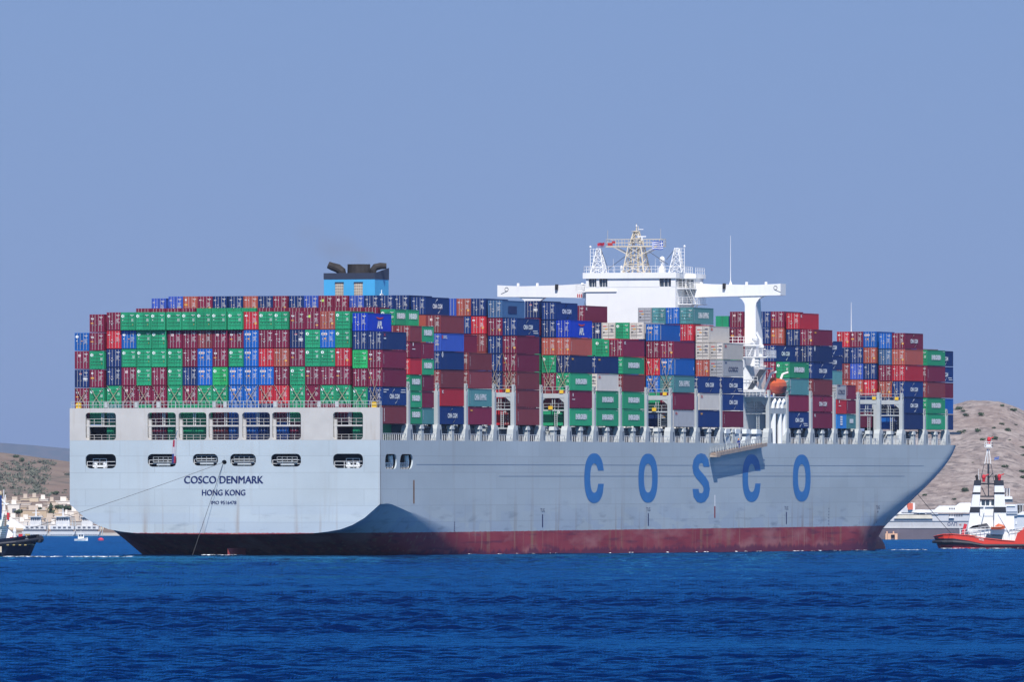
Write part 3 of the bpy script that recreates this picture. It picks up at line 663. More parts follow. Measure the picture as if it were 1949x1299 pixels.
orange = M('lifeboat_orange', (.60, .115, .04), .5, var=.08, streak=.2)
lb = empty('lifeboat', mat=SHIP @ Matrix.Translation((24.3, 227.8, 26.6)) @ Matrix.Scale(.92, 4))
tag(lb, 'enclosed orange lifeboat hanging in white davits beside the bridge pillar', 'lifeboat')
def boat_rings(zs):
    out = []
    for k in range(13):
        u = -1 + 2 * k / 12; w_ = max(.05, (1 - abs(u) ** 1.9)); out.append([(x * w_, u * 5.0, z0 + z1 * abs(u) ** 2.5) for x, z0, z1 in zs])
    return out
m = MB(); m.loft(boat_rings([(.05, 0, .9), (1.05, .35, .6), (1.42, 1.25, .3), (1.42, 1.45, .15), (-1.42, 1.45, .15), (-1.42, 1.25, .3), (-1.05, .35, .6), (-.05, 0, .9)])); m.build('hull', M('lifeboat_shaded_hull', (.50, .09, .05), .45), lb)  # shade on the lower half is put into a darker hull colour
m = MB(); m.loft(boat_rings([(1.38, 1.46, .15), (1.3, 2.2, -.2), (.75, 2.85, -.8), (0, 3.0, -1.0), (-.75, 2.85, -.8), (-1.3, 2.2, -.2), (-1.38, 1.46, .15)])); m.build('canopy', orange, lb)
MB().box(-.5, .5, -3.5, -2.6, 2.4, 3.15).build('conning_tower', orange, lb)
m = MB(); m.box(1.40, 1.47, -4.0, 4.0, 1.42, 1.52); m.build('fender_strip', black, lb)

# accommodation ladder with a man on it
wood = M('weathered_ladder', (.36, .29, .24), .7, var=.2, scale=1.5, streak=.4)
g = MB(); A0, B0 = Vector((0, 181.2, 15.75)), Vector((0, 212.3, 17.55)); U = Vector((0, 0, .62))
for x in (25.85, 26.75):
    g.hexa([(x, A0.y, A0.z), (x + .12, A0.y, A0.z), (x + .12, B0.y, B0.z), (x, B0.y, B0.z)], [(x, A0.y, A0.z + .62), (x + .12, A0.y, A0.z + .62), (x + .12, B0.y, B0.z + .62), (x, B0.y, B0.z + .62)])
for k in range(60):
    t = (k + .5) / 60; q = A0.lerp(B0, t); g.box(25.9, 26.8, q.y - .22, q.y + .22, q.z + .30, q.z + .36)
g.box(25.8, 27.0, 181.0, 183.2, 15.65, 16.0)
gang = g.build('accommodation_ladder', wood, ship)
r_ = MB(); r_.rail([(26.85, A0.y, A0.z + .6), (26.85, B0.y, B0.z + .6)], .95, 0, 1, 1.5, .06); r_.rail([(25.9, A0.y, A0.z + .6), (25.9, B0.y, B0.z + .6)], .95, 0, 1, 1.5, .06)
r_.build('ladder_railing', steel, gang)
MB().tube([(26.4, 189.5, 16.9), (25.9, 189.5, 19.4)], .07).bar((25.9, 189.5, 19.4), (25.2, 196, 19.2), .16).build('ladder_davit', steel, ship)

def skinned(name, joints, bones, mats, pick, mat):
    me = bpy.data.meshes.new(name); me.from_pydata([j[0] for j in joints], bones, [])
    o = bpy.data.objects.new(name, me); C.objects.link(o)
    md = o.modifiers.new('skin', 'SKIN'); sv = me.skin_vertices[0].data
    for v, j in zip(sv, joints): v.radius = (j[1], j[1] if len(j) < 3 else j[2])
    sv[0].use_root = True
    o.modifiers.new('sub', 'SUBSURF').levels = 1
    dg = bpy.context.evaluated_depsgraph_get(); dg.update()
    m2 = bpy.data.meshes.new_from_object(o.evaluated_get(dg)); o.modifiers.clear(); o.data = m2
    for m_ in mats: m2.materials.append(m_)
    for p_ in m2.polygons: p_.material_index = pick(p_.center); p_.use_smooth = True
    o.matrix_basis = mat; return o
skin_m = M('skin', (.50, .28, .19), .5); ovr = M('blue_overalls', (.02, .05, .30), .7, var=.1)
J = [((0, 0, .98), .16, .12), ((0, -.06, 1.22), .17, .12), ((0, -.16, 1.42), .18, .11), ((0, -.20, 1.53), .06), ((0, -.24, 1.66), .095, .11), ((0, -.25, 1.76), .07),
     ((.20, -.15, 1.42), .075), ((.26, -.30, 1.18), .055), ((.20, -.55, 1.08), .042), ((.19, -.66, 1.06), .035, .05),
     ((-.20, -.15, 1.42), .075), ((-.27, -.12, 1.14), .055), ((-.25, -.34, .96), .042), ((-.24, -.44, .94), .035, .05),
     ((.10, 0, .88), .10), ((.12, -.05, .5), .07), ((.12, .02, .08), .05), ((.13, -.16, .03), .045),
     ((-.10, 0, .88), .10), ((-.13, .08, .5), .07), ((-.13, .18, .08), .05), ((-.14, .0, .03), .045),
     ((.19, -.74, 1.03), .014), ((.215, -.73, 1.03), .013), ((.165, -.73, 1.03), .013), ((.24, -.71, 1.05), .012), ((.15, -.66, 1.02), .015),
     ((-.24, -.52, .90), .014), ((-.265, -.51, .91), .013), ((-.215, -.51, .90), .013), ((-.29, -.49, .92), .012), ((-.20, -.45, .90), .015),
     ((0, -.345, 1.655), .022), ((.085, -.235, 1.66), .018), ((-.085, -.235, 1.66), .018)]
Bn = [(0, 1), (1, 2), (2, 3), (3, 4), (4, 5), (2, 6), (6, 7), (7, 8), (8, 9), (2, 10), (10, 11), (11, 12), (12, 13), (0, 14), (14, 15), (15, 16), (16, 17), (0, 18), (18, 19), (19, 20), (20, 21),
      (9, 22), (9, 23), (9, 24), (9, 25), (9, 26), (13, 27), (13, 28), (13, 29), (13, 30), (13, 31), (4, 32), (4, 33), (4, 34)]
pm = SHIP @ Matrix.Translation((26.35, 196.7, 16.97))
man = skinned('person', J, Bn, [ovr, skin_m, black], lambda c: 1 if c.z > 1.52 or (c.y < -.58 and c.z < 1.2) or (c.y < -.40 and c.z < 1.0 and c.x < 0 and c.z > .8) else 2 if c.z < .10 else 0, pm)
tag(man, 'person in blue overalls and orange helmet bending forward on the accommodation ladder', 'person')
m = MB(); m.lathe([(.135, 0), (.14, .03), (.125, .09), (.085, .15), (.02, .175)], (0, -.245, 1.70), 12); m.lathe([(.17, 0), (.17, .012)], (0, -.27, 1.70), 12); m.build('helmet', M('orange_helmet', (.8, .25, .03), .4), man)

# flags
fw, fbl, fr_ = M('flag_white', (.8, .8, .8), .8), M('flag_blue', (.015, .07, .42), .8), M('flag_red', (.45, .02, .05), .8)
def flag(name, label, w, hgt, cols, rows, pick, mats, mat, wave=.12, skew=0.0):
    m = MB(); vs = [(w * i / cols, wave * math.sin(i * 5.2 / cols) + .02 * j, -hgt * j / rows - skew * (i / cols) + .06 * math.sin(i * 6 / cols)) for j in range(rows + 1) for i in range(cols + 1)]
    vs2 = [(x, y + .02, z) for x, y, z in vs]
    for j in range(rows):
        for i in range(cols):
            q = [j * (cols + 1) + i, j * (cols + 1) + i + 1, (j + 1) * (cols + 1) + i + 1, (j + 1) * (cols + 1) + i]; k = pick(i, j)
            m.add([vs[n] for n in q], [(0, 3, 2, 1)], k); m.add([vs2[n] for n in q], [(0, 1, 2, 3)], k)
    return tag(m.build(name, mats, mat=mat), label, 'flag')
def greek(i, j):                                           # hoist on the right: canton there
    i = 17 - i
    if j < 5 and i < 5: return 0 if i == 2 or j == 2 else 1
    return 1 if j % 2 == 0 else 0
flag('flag', 'blue and white striped flag with a cross flying under the mast platform', 2.0, 1.5, 18, 9, greek, [fw, fbl], SHIP @ Matrix.Translation((3.2, 222.2, 53.2)), .14, -.1)
flag('flag', 'small red flag flying from the left tower above the bridge', 1.3, .8, 8, 5, lambda i, j: 1 if j < 3 else 0, [M('flag_grey', (.25, .2, .3), .8), fr_], SHIP @ Matrix.Translation((-6.6, 221.9, 52.9)), .15, -.2)
fw2, fb2, fr2 = M('faded_flag_white', (.42, .42, .46), .9), M('faded_flag_blue', (.02, .04, .16), .9), M('faded_flag_red', (.30, .02, .05), .9)
fl = MB()
for k in range(10):
    z0, z1 = 18.1 - .36 * k, 18.1 - .36 * (k + 1); x0, x1 = -8.35 - .02 * k, -8.35 - .02 * (k + 1)
    for s_, mi in ((0, 2 if k < 3 else (1 if k > 5 else 0)), (1, 0 if k < 7 else 2)):
        a_ = x0 + s_ * .30; b_ = x1 + s_ * .30
        fl.hexa([(b_, -.30, z1), (b_ + .28, -.22 - .1 * s_, z1), (b_ + .28, -.14, z1), (b_, -.22, z1)], [(a_, -.30, z0), (a_ + .28, -.22 - .1 * s_, z0), (a_ + .28, -.14, z0), (a_, -.22, z0)], mi)
tag(fl.build('flag', [fw2, fb2, fr2], mat=SHIP), 'limp red, white and blue flag hanging down the white stern', 'flag')
MB().bar((-8.2, .2, 18.1), (-7.4, -1.0, 19.7), .09).build('flag_pole', white, ship)
# foremast seen over the bow stacks
m = MB(); m.tube([(0, 360.5, 17.8), (0, 360.5, 38.5), (0, 360.5, 44.5)], [.35, .10, .03], n=8); lattice(m, 0, 360.5, 36.5, 39, .5, .3, 2, .12); m.build('foremast', white, ship)
# ------------------------------------------------------------------ containers
CX = []; x_ = 0
for c_ in range(1, 21):
    CX.append(x_); x_ += 2.483 + {2: .36, 6: .18, 10: .18, 14: .18, 18: .36}.get(c_, 0)
CX = [a - (CX[-1] + 2.438) / 2 + 1.219 for a in CX]              # centre of each of the twenty rows across
PC = dict(m=(.175, .015, .044), r=(.46, .022, .036), o=(.35, .078, .056), g=(.022, .285, .135), e=(.03, .38, .12), b=(.006, .030, .140), n=(.010, .028, .115),
          u=(.008, .105, .41), v=(.035, .085, .40), d=(.008, .098, .36), w=(.55, .51, .46), k=(.34, .345, .36), c=(.085, .245, .26), a=(.006, .040, .42), h=(.048, .115, .24), q=(.20, .038, .046), i=(.03, .20, .55))
NAMES = dict(m='maroon', r='red', o='orange-brown', g='green', e='bright green', b='navy blue', n='dark navy', u='mid-blue', v='royal blue', d='blue', w='off-white', k='grey', c='teal', a='vivid blue', h='slate blue', q='brown', i='azure')
paint = {k: M('container_paint_' + NAMES[k].replace(' ', '_').replace('-', '_'), v, .5, var=.07, scale=.5, streak=.34, streakcol=tuple(.45 * c + t_ for c, t_ in zip(v, (.06, .04, .03))), rv=.20, spec=.18) for k, v in PC.items()}
galv = M('galvanised_bar', (.42, .40, .39), .45); gask = M('door_gasket', (.02, .02, .022), .8)
wl = M('white_lettering', (.78, .78, .76), .5); ol = M('orange_sticker', (.75, .36, .04), .5); rl = M('red_lettering', (.55, .05, .04), .5); gl = M('lime_sticker', (.42, .62, .10), .5); nl = navyp
HC, ST = 2.896, 2.591
def body_mesh(k, L_, h, doors=True):
    m = MB(); hh = h - .11; W_ = 1.198
    for sx_ in (-1, 1):
        for y in (0, L_):
            m.box(*sorted((sx_ * W_, sx_ * (W_ - .15))), *sorted((y, y + (.17 if y == 0 else -.17))), 0, hh)
        m.box(*sorted((sx_ * W_, sx_ * (W_ - .07))), .17, L_ - .17, 0, .16); m.box(*sorted((sx_ * W_, sx_ * (W_ - .07))), .17, L_ - .17, hh - .09, hh)
        n = int(L_ / .56); vs = []                              # corrugated side wall
        for j in range(n + 1):
            y = .17 + (L_ - .34) * j / n; dy = (L_ - .34) / n * .25
            for yy, d in ((y, .018), (y + dy, .018), (y + 2 * dy, .05), (y + 3 * dy, .05)):
                if yy <= L_ - .169: vs.append((sx_ * (W_ - d), yy))
        b0 = len(vs); P = [(a, y, .16) for a, y in vs] + [(a, y, hh - .09) for a, y in vs]
        m.add(P, [(j, j + 1, b0 + j + 1, b0 + j) if sx_ > 0 else (j + 1, j, b0 + j, b0 + j + 1) for j in range(b0 - 1)])
    m.box(-W_ + .15, W_ - .15, .02, .15, hh - .13, hh); m.box(-W_ + .15, W_ - .15, .02, .15, 0, .15)
    m.box(-W_ + .07, W_ - .07, .15, L_ - .05, hh - .05, hh - .02); m.box(-W_ + .07, W_ - .07, .15, L_ - .05, .05, .12); m.box(-W_ + .15, W_ - .15, L_ - .08, L_ - .03, .12, hh - .05)
    if not doors:
        for j in range(8): m.box(-1.05 + j * .27, -.92 + j * .27, .03, .09, .15, hh - .13)
        m.box(-W_ + .15, W_ - .15, .09, .12, .15, hh - .13)
    return m.mesh('shipping_container', [paint[k]])
BARF = {-1: (.27, .74), 1: (.26, .73)}
def bar_mesh(k, h):
    m = MB(); hh = h - .11
    m.box(-.024, .024, -.035, .015, .08, hh - .05); m.box(-.02, .24, -.03, .0, 1.05, 1.10); return m.mesh('locking_bar', [paint[k] if k in 'geic' else galv])
def door_mesh(k, h, side):
    m = MB(); hh = h - .11; x0, x1 = (-1.01, -.025) if side < 0 else (.025, 1.01)
    m.box(x0, x1, .03, .09, .14, hh - .12)
    m.box(x0 - .04, x1 + .04, .06, .10, .13, hh - .09, 2)
    for j in range(1, 5): z = .14 + (hh - .26) * j / 5; m.box(x0 + .03, x1 - .03, .015, .032, z - .035, z + .035, 2 if k in 'gewkc' else 0)
    for f in BARF[side]:
        x = x0 + (x1 - x0) * f
        for z in (.12, hh - .16): m.box(x - .06, x + .06, -.012, .03, z - .05, z + .05, 0)
    return m.mesh('door', [paint[k], galv, gask])
def q(m, x, z, w, h, mi, y=-.012): m.add([(x, y, z), (x + w, y, z), (x + w, y, z + h), (x, y, z + h)], [(0, 1, 2, 3)], mi)
def disc(m, x, z, r, mi, y=-.014, n=14): m.add([(x + r * math.cos(2 * math.pi * k / n), y, z + r * math.sin(2 * math.pi * k / n)) for k in range(n)], [tuple(range(n))], mi)
MM = [wl, ol, rl, gl, nl, galv, gask, paint['g']]
def mark_mesh(k, st, h, var):
    """door lettering: number block, data panel and the sticker of its kind"""
    m = MB(); rg = random.Random(hash((ord(k), len(st), var)) & 0xffff); t = h - .06
    ink = 4 if k in 'w' else (5 if k in 'k' else 0)
    q(m, .40, t - .54, .55, .07, ink); q(m, .58, t - .68, .24, .05, ink)
    if k in 'ge':
        for r_ in range(6): q(m, .60, t - 1.12 - .075 * r_, .26 + .1 * rg.random(), .035, 0)
        if st != 'P': disc(m, -.83, t - .66, .25, 0); disc(m, -.83, t - .66, .10, 7, -.018, 5)
        if var % 2: q(m, -.9, t - 1.35, .12, .13, 0)
        if var % 3 == 0: q(m, .72, t - 2.05, .13, .13, 1)
    else:
        for r_ in range(4): q(m, .34 + .1 * rg.random(), t - 1.12 - .17 * r_, .25 + .3 * rg.random(), .045, ink)
        if st == 'T':
            vs, fs = text_fill('tex', .03); m.add([(-.98 + .52 * u, -.02, t - .88 + .3 * v) for u, v in vs], fs, 0); q(m, -1.0, t - 1.52, .42, .14, 1)
        elif st == 'S': q(m, -.56, t - .92, .36, .36, 0); q(m, -.46, t - .84, .12, .2, 2, -.018)
        elif st == 'L':
            q(m, -1.0, t - .84, .92, .30, 0); q(m, -.92, t - .75, .34, .12, 4, -.018); q(m, -.55, t - .75, .38, .12, 2, -.018); q(m, -.56, t - 1.52, .34, .2, 1); q(m, -.86, t - 1.5, .14, .1, 0)
        elif st == 'X': q(m, -1.0, t - 1.5, .5, .24, 1); q(m, -.9, t - .75, .28, .26, 0)
        elif st == 'Y': disc(m, -.48, t - .82, .22, 3); q(m, -.95, t - .9, .3, .1, 0); q(m, .55, t - 2.3, .36, .2, 1)
        elif st == 'D': disc(m, -.8, t - .66, .24, 0); q(m, -.9, t - 1.4, .18, .16, 0); q(m, -.1, t - 1.42, .2, .14, 1)
        elif st == 'O': q(m, -1.0, t - .72, .4, .1, 0); q(m, .60, t - 2.1, .34, .36, 1); q(m, -.5, t - 2.05, .14, .16, 1); disc(m, -.32, t - .72, .08, 0)
        elif st == 'R': q(m, -1.0, t - .78, .42, .2, 0); q(m, .58, t - 2.05, .34, .34, 1); q(m, -.75, t - 1.5, .12, .12, 0); q(m, -.5, t - 1.5, .12, .1, 1)
        elif st == 'W': q(m, -.95, t - .72, .6, .14, 2); q(m, -.6, t - 1.22, .42, .16, 1); q(m, -.92, t - 1.8, .24, .24, 6); q(m, -.45, t - 1.78, .14, .22, 5); q(m, -.95, t - 2.3, 1.7, .03, 5); q(m, -.95, t - 1.0, 1.7, .03, 5)
        elif st == 'N': q(m, -.45, t - .74, .4, .12, 2); q(m, -.45, t - .82, .4, .06, 0, -.013); q(m, .2, t - 1.6, .7, .22, 0); q(m, .2, t - 1.82, .7, .1, 0)
        else:
            q(m, -1.0, t - .74, .38, .09, 0); q(m, -.78, t - 1.5, .12, .13, 1 if var % 2 else 0); q(m, -.42, t - 1.5, .2, .09, 0); q(m, -.4, t - 2.0, .14, .2, 0)
            if k in 'v': q(m, .3, t - 1.9, .6, .2, galv and 5)
    return m.mesh('door_marking', MM)
def side_mesh(sd, L_, h):
    """painted lettering on the starboard side wall"""
    m = MB(); X = 1.2215; cy = L_ / 2; t = h - .06
    def txt(s, y0, y1, z0, z1, mi, bold=.02): vs, fs = text_fill(s, bold); m.add([(X, y0 + u * (y1 - y0), z0 + v * (z1 - z0)) for u, v in vs], fs, mi)
    def rq(y, z, w, h_, mi): m.add([(X, y, z), (X, y + w, z), (X, y + w, z + h_), (X, y, z + h_)], [(0, 1, 2, 3)], mi)
    def swoosh(y, z, s):
        for j in range(5):
            a, b_ = j / 5, (j + 1) / 5; f = lambda u: (y + s * (.1 + 1.25 * u), z + s * (.62 * math.sin(u * 1.45))); w_ = lambda u: .05 + .16 * u
            (y0, z0), (y1, z1) = f(a), f(b_); m.add([(X, y0, z0 - s * w_(a)), (X, y1, z1 - s * w_(b_)), (X, y1, z1 + s * .02), (X, y0, z0 + s * .02)], [(0, 1, 2, 3), (3, 2, 1, 0)], 0)
    if sd[:3] == 'CMA':
        txt('CMA CGM', cy - 2.5, cy + 2.5, 1.0, 1.76, 0, .045); swoosh(cy - 1.3, 1.95, 1); swoosh(cy + 1.6, .82, -1)
        if sd == 'CMA2': rq(.5, 2.35, 2.6, .12, 0); rq(.5, 1.98, 1.4, .14, 0); rq(L_ - 2.8, 2.35, 2.2, .12, 0); rq(L_ - 3.0, 1.98, 2.5, .14, 0)
        if sd == 'CMA3': rq(L_ - 3.6, .72, 2.6, .13, 0); rq(L_ - 3.2, .38, 2.6, .13, 0)
    elif sd == 'EVG':
        w_ = 3.15 if L_ > 8 else 2.1; txt('EVERGREEN', cy - w_, cy + w_, 1.02, 1.92, 0, .065); rq(L_ - 1.5, 2.5, 1.0, .06, 0)
    elif sd == 'CSL': txt('CHINA SHIPPING', cy - 3.1, cy + 3.1, 1.0, 2.0, 0, .035); [rq(.45, .5 + .3 * j, .12, .16, 0) for j in range(7)]
    elif sd == 'APL':
        txt('APL', cy - 1.2, cy + 1.6, .42, 1.62, 0, .05)
        m.add([(X, cy - 1.6, 2.25)] + [(X, cy + .2 + 1.8 * math.cos(R(a)), 2.25 + .38 * math.sin(R(a))) for a in range(180, 361, 20)] + [(X, cy + .2, 2.12)], [tuple(range(12))], 2)
    elif sd == 'COS': txt('COSCO', cy - (2.9 if L_ > 8 else 2.1), cy + (2.9 if L_ > 8 else 2.1), .85, 1.65, 4, .02); rq(1.0, 2.3, 1.2, .16, 4)
    elif sd == 'OOC': txt('OOCL', 1.3, 3.4, 2.0, 2.5, 0, .03); rq(.6, 2.0, .55, .5, 2)
    elif sd == 'OL': txt('OL', .9, 2.2, 2.05, 2.5, 2, .04)
    elif sd == 'VT': [rq(.55, .7 + .22 * j, .14, .13, 0) for j in range(7)]
    elif sd == 'VL': [rq(.7, .35 + .21 * j, .3, .15, 0) for j in range(10)]
    elif sd == 'VB': rq(.45, .15, .22, 2.5, 0); rq(L_ - .7, .9, .25, .5, 0)
    elif sd == 'YS': txt('tex', .7, 2.0, 2.1, 2.45, 1, .05)
    elif sd == 'SM': rq(1.3, 1.9, .4, .5, 0); rq(1.0, 1.35, 1.6, .12, 0)
    elif sd == 'BX': txt('X', .6, 1.6, 2.05, 2.5, 2, .02); rq(.6, 1.65, 1.2, .18, 0)
    elif sd == 'SQ': rq(3.3, .7, 4.6, 1.2, 4)
    elif sd == 'K': txt('K', .7, 1.6, 2.0, 2.5, 0, .03)
    elif sd == 'W2': rq(.5, 2.1, .8, .45, 0); rq(.75, 1.9, .4, .9, 0)
    elif sd == 'VC': [rq(2.1, .6 + .42 * j, 1.4, .3, 0) for j in range(4)]
    elif sd == 'GN': rq(1.9, 1.0, 2.4, .7, 0); [rq(2.1 + .42 * j, 1.1, .1, .5, 4) for j in range(5)]
    return m.mesh('side_lettering', MM) if m.f else None
CODE = {'m': 'm', 't': 'mT', 's': 'mS', 'x': 'mX', 'y': 'mY', 'M': 'mO', 'r': 'r', 'R': 'rR', 'o': 'oO', 'g': 'g', 'G': 'gP', 'e': 'e', 'E': 'eP', 'b': 'b', 'n': 'n', 'N': 'nN', 'u': 'uL', 'U': 'u', 'v': 'v', 'd': 'dD', 'w': 'wW', 'k': 'kW', 'c': 'c', 'a': 'a', 'h': 'h', 'f': 'mF', 'q': 'q', 'Q': 'qS', 'i': 'i', 'O': 'oX', 'T': 'mT'}
STN = dict(T='white letters and an orange strip on its doors', S='a white square on its doors', L='a white name plate on its doors', X='an orange label on its doors', Y='a lime green sticker on its doors', O='an orange square on its doors', R='orange stickers on its doors', W='orange and red labels on its doors', N='white paper labels on its doors', D='a white disc on its door', P='no disc on its doors', F='a closed end wall without doors')
SDN = dict(CMA='white letters and swooshes', CMA2='white letters, swooshes and small print', CMA3='white swooshes and corner print', EVG='bold white lettering', CSL='two white words', APL='white letters under a red emblem', COS='navy lettering', OOC='small white letters in its corner', OL='small red letters', VT='a thin white strip of letters', VL='tall white vertical letters', VB='a white bar at its edge', YS='a yellow corner label', SM='a small white emblem', BX='a small cross emblem', SQ='a dark painted square', K='a small white emblem at its corner', W2='a white corner emblem', VC='vertical white glyphs', GN='a faded white name')
ORD = 'zeroth first second third fourth fifth sixth seventh eighth ninth tenth eleventh twelfth thirteenth fourteenth fifteenth sixteenth seventeenth eighteenth nineteenth twentieth twenty-first'.split()
BAYN = {1: 'foremost of the stern', }
cache = {}
def cached(f, *a):
    if (f.__name__,) + a not in cache: cache[(f.__name__,) + a] = f(*a)
    return cache[(f.__name__,) + a]
items = []          # (score, bay, col, tier, code, side, half, long)
def put(bay, col, tier, ch, sd='', half=0, rank=1, long=0): items.append((rank, bay, col, tier, ch, sd, half, long))
# the stern stack, port to starboard, tiers from the top down (rank 3 = only a sliver shows)
STERN = {6: '.tmggggggggRggtyoga.', 5: 'dtrdggsmqstummNgugnn', 4: 'sgnggggmutgurotggREt', 3: 'NxnsgmgnueuuumgtmtmT', 2: 'tggsmmgsgguurrgfgggb', 1: 'mgcmGmgggmuUbmgmmmgq', 0: '..g.mmgggqdubummm.g.'}
LONG6 = {4, 5, 6, 7, 8, 9, 10, 11}
SIDE1 = {5: 'BX', 4: 'VT', 3: 'VT', 2: 'CMA2', 1: 'VL'}
for tier, row in STERN.items():
    for c_, ch in enumerate(row, 1):
        if ch != '.':
            sd = SIDE1.get(tier, '') if c_ == 20 else ('APL' if ch == 'a' else 'EVG' if ch == 'g' else '')
            put(1, c_, tier, ch, sd, 0, 1 if tier >= 2 or (tier == 1 and c_ == 20) else 3, 1 if tier == 6 and c_ in LONG6 else 0)
def col(bay, c_, spec, t0=1, half=0, rank=1):
    for k, s in enumerate(spec.split()):
        if s != '.': put(bay, c_, t0 + k, s[0], s[1:], half, rank)
col(2, 20, 'gEVG gEVG gEVG r mSM q', half=1); col(2, 20, 'cVT m mVT gEVG mVT gEVG', half=2)
for c_, ch in zip(range(3, 19), 'mmmmggggmmmmmmmm'): put(2, c_, 7, ch, '', 1, 3)
col(2, 19, 'gEVG', 7, 1); col(2, 19, 'gEVG', 7, 2); col(2, 19, '. . . . q q', 1, 1, 3)
col(3, 20, 'bCMA rK qVT bW2 vOOC Q')
for c_, ch in zip(range(2, 20), 'vvOMbbobMbvysvbbbb'): put(3, c_, 7, ch, 'CMA' if c_ == 19 else '')
col(4, 20, 'mYS cCSL qVT qVT'); col(4, 19, 'm', 5)
col(5, 20, 'qVT qVT qVT tVT M bCMA3'); col(5, 19, '. . nX b b M h', 1)
col(5, 18, 'qVT R b', 5); col(5, 17, 'b o', 6); put(5, 16, 7, 'v', '', 0, 3)
items[:] = [(r, b, c_, t, 'h', 'SQ', hf, l) if (b, c_, t) == (5, 19, 7) else (r, b, c_, t, ch, sd, hf, l) for r, b, c_, t, ch, sd, hf, l in items]
col(7, 20, 'gEVG mSM gEVG nYS oVT aAPL'); col(7, 19, '. . m g o b bCMA'); col(7, 18, 'N', 7); put(7, 18, 6, 'm', '', 0, 3)
col(8, 20, 'gEVG gEVG wOL bYS')
col(9, 20, 'gEVG gEVG q gEVG mK'); col(9, 19, 'g', 5)
col(11, 20, 'kOL mVT cCSL uVB M'); col(11, 19, '. . u R m uVB'); [put(11, c_, 6, ch) for c_, ch in zip((15, 16, 17, 18), 'Nwgw')]; put(11, 14, 7, 'm', 'K', 0, 1, 1)
col(12, 20, 'bYS wOL bCMA')
col(13, 20, 'mVT bCMA bCMA3 kCOS wOL'); col(13, 19, 'o w wOL', 4); col(13, 18, 'r cCSL', 6); col(13, 17, 'U', 7); col(13, 16, 'c', 7); col(13, 15, 'k', 7)
col(14, 20, 'bCMA3 m cVB gEVG'); col(14, 19, 't bCMA', 4)
col(15, 20, 'mK mCMA qVT bCMA nW2 MYS'); col(15, 19, 'n n rK', 5); col(15, 18, 'O t', 6); col(15, 17, 'b b', 6); col(15, 15, 'x s', 6)
col(16, 20, 'iVC rSM kCOS', half=1); col(16, 20, 'cGN mVT mVT', half=2); col(16, 19, 'w cGN nCMA bCMA', 3)
col(19, 20, 'n bCMA bCMA rK oVT MCMA'); col(19, 19, '. n o m h U'); col(19, 18, '. n R b o u'); col(19, 17, '. . o v b x'); col(19, 16, '. . o q n R'); put(19, 7, 7, 'g', '', 0, 3); put(19, 8, 7, 'n', '', 0, 3)
col(20, 20, 'gEVG gEVG qVT mVT gEVG'); col(21, 19, 'n U m bCMA3 bCMA')
SHORT = {2, 16}
def place_of(bay, c_, tier, half):
    if bay == 1:
        if tier < 2: return f"{ORD[c_]} from left, level with the white stern frame"
        return f"{ORD[c_]} from left, {ORD[tier - 1]} row above the stern frame"
    h_ = {0: '', 1: 'aft half, ', 2: 'forward half, '}[half]
    inn = 'outermost' if c_ == 20 else f"{ORD[21 - c_]} from the edge"
    return f"{h_}{ORD[tier]} tier, {inn}, {ORD[bay]} bay from the stern"
def label_of(bay, c_, tier, ch, sd, half):
    cd = CODE[ch]; k = cd[0]; st = cd[1:] 
    if c_ >= 18 and sd in SDN and bay > 1 or (bay == 1 and c_ >= 19 and sd in SDN): f = ' with ' + SDN[sd]
    elif st in STN: f = ' with ' + STN[st]
    elif k in 'ge': f = ' with a white disc'
    else: f = ''
    short = {' with a white disc': ' with a white disc'}
    lab = NAMES[k] + ' container' + f + ', ' + place_of(bay, c_, tier, half)
    if len(lab.split()) > 16: lab = NAMES[k] + ' container, ' + place_of(bay, c_, tier, half)
    return lab
occupied = set(); rest = MB(); restm = [paint[k] for k in PC] + [galv, gask]; ki = {k: n for n, k in enumerate(PC)}
nm = 0
for rank, bay, c_, tier, ch, sd, half, lng in sorted(items, key=lambda t: t[0]):
    cd = CODE[ch]; k, st = cd[0], cd[1:]; h = ST if bay in SHORT else HC
    L_ = 6.058 if bay in SHORT and half else (13.1 if lng else 12.192)
    y = BAYS[bay - 1] + (6.2 if half == 2 else 0) - (.5 if lng and bay == 1 else .75 if lng else 0)
    z = base_y(bay - 1) + (.30 if 3 <= c_ <= 18 else 0) + (tier - 1) * h + .03
    occupied.add((bay, c_, tier))
    T_ = Matrix.Translation((CX[c_ - 1], y, z))
    if rank >= 3 or nm >= 300:                                  # past the three hundred that show: part of the rest
        n0 = len(rest.v); rest.box(-1.2, 1.2, .05, L_ - .05, 0, h - .08, ki[k])
        if st != 'F':
            for x in (-.79, -.3, .29, .78): rest.box(x - .022, x + .022, -.02, .05, .1, h - .12, len(PC) if k not in 'ge' else ki[k])
            rest.box(-.02, .02, .03, .05, .1, h - .12, len(PC) + 1)
        rest.xf(T_, n0); continue
    nm += 1
    o = place('shipping_container', cached(body_mesh, k, L_, h, st != 'F'), mat=SHIP @ T_)
    tag(o, label_of(bay, c_, tier, ch, sd, half), 'container', 'containers stacked on the ship')
    if st != 'F':
        for s in (-1, 1):
            dr = place('door', cached(door_mesh, k, h, s), o)
            for f in BARF[s] if k not in 'wk' else (): place('locking_bar', cached(bar_mesh, k, h), dr, mat=Matrix.Translation(((-1.01 if s < 0 else .025) + .985 * f, 0, 0)))
    place('door_marking', cached(mark_mesh, k, st, h, nm % 4), o)
    if sd:
        me = cached(side_mesh, sd, L_, h)
        if me: place('side_lettering', me, o)
print('containers as things:', nm, 'of', len(items))
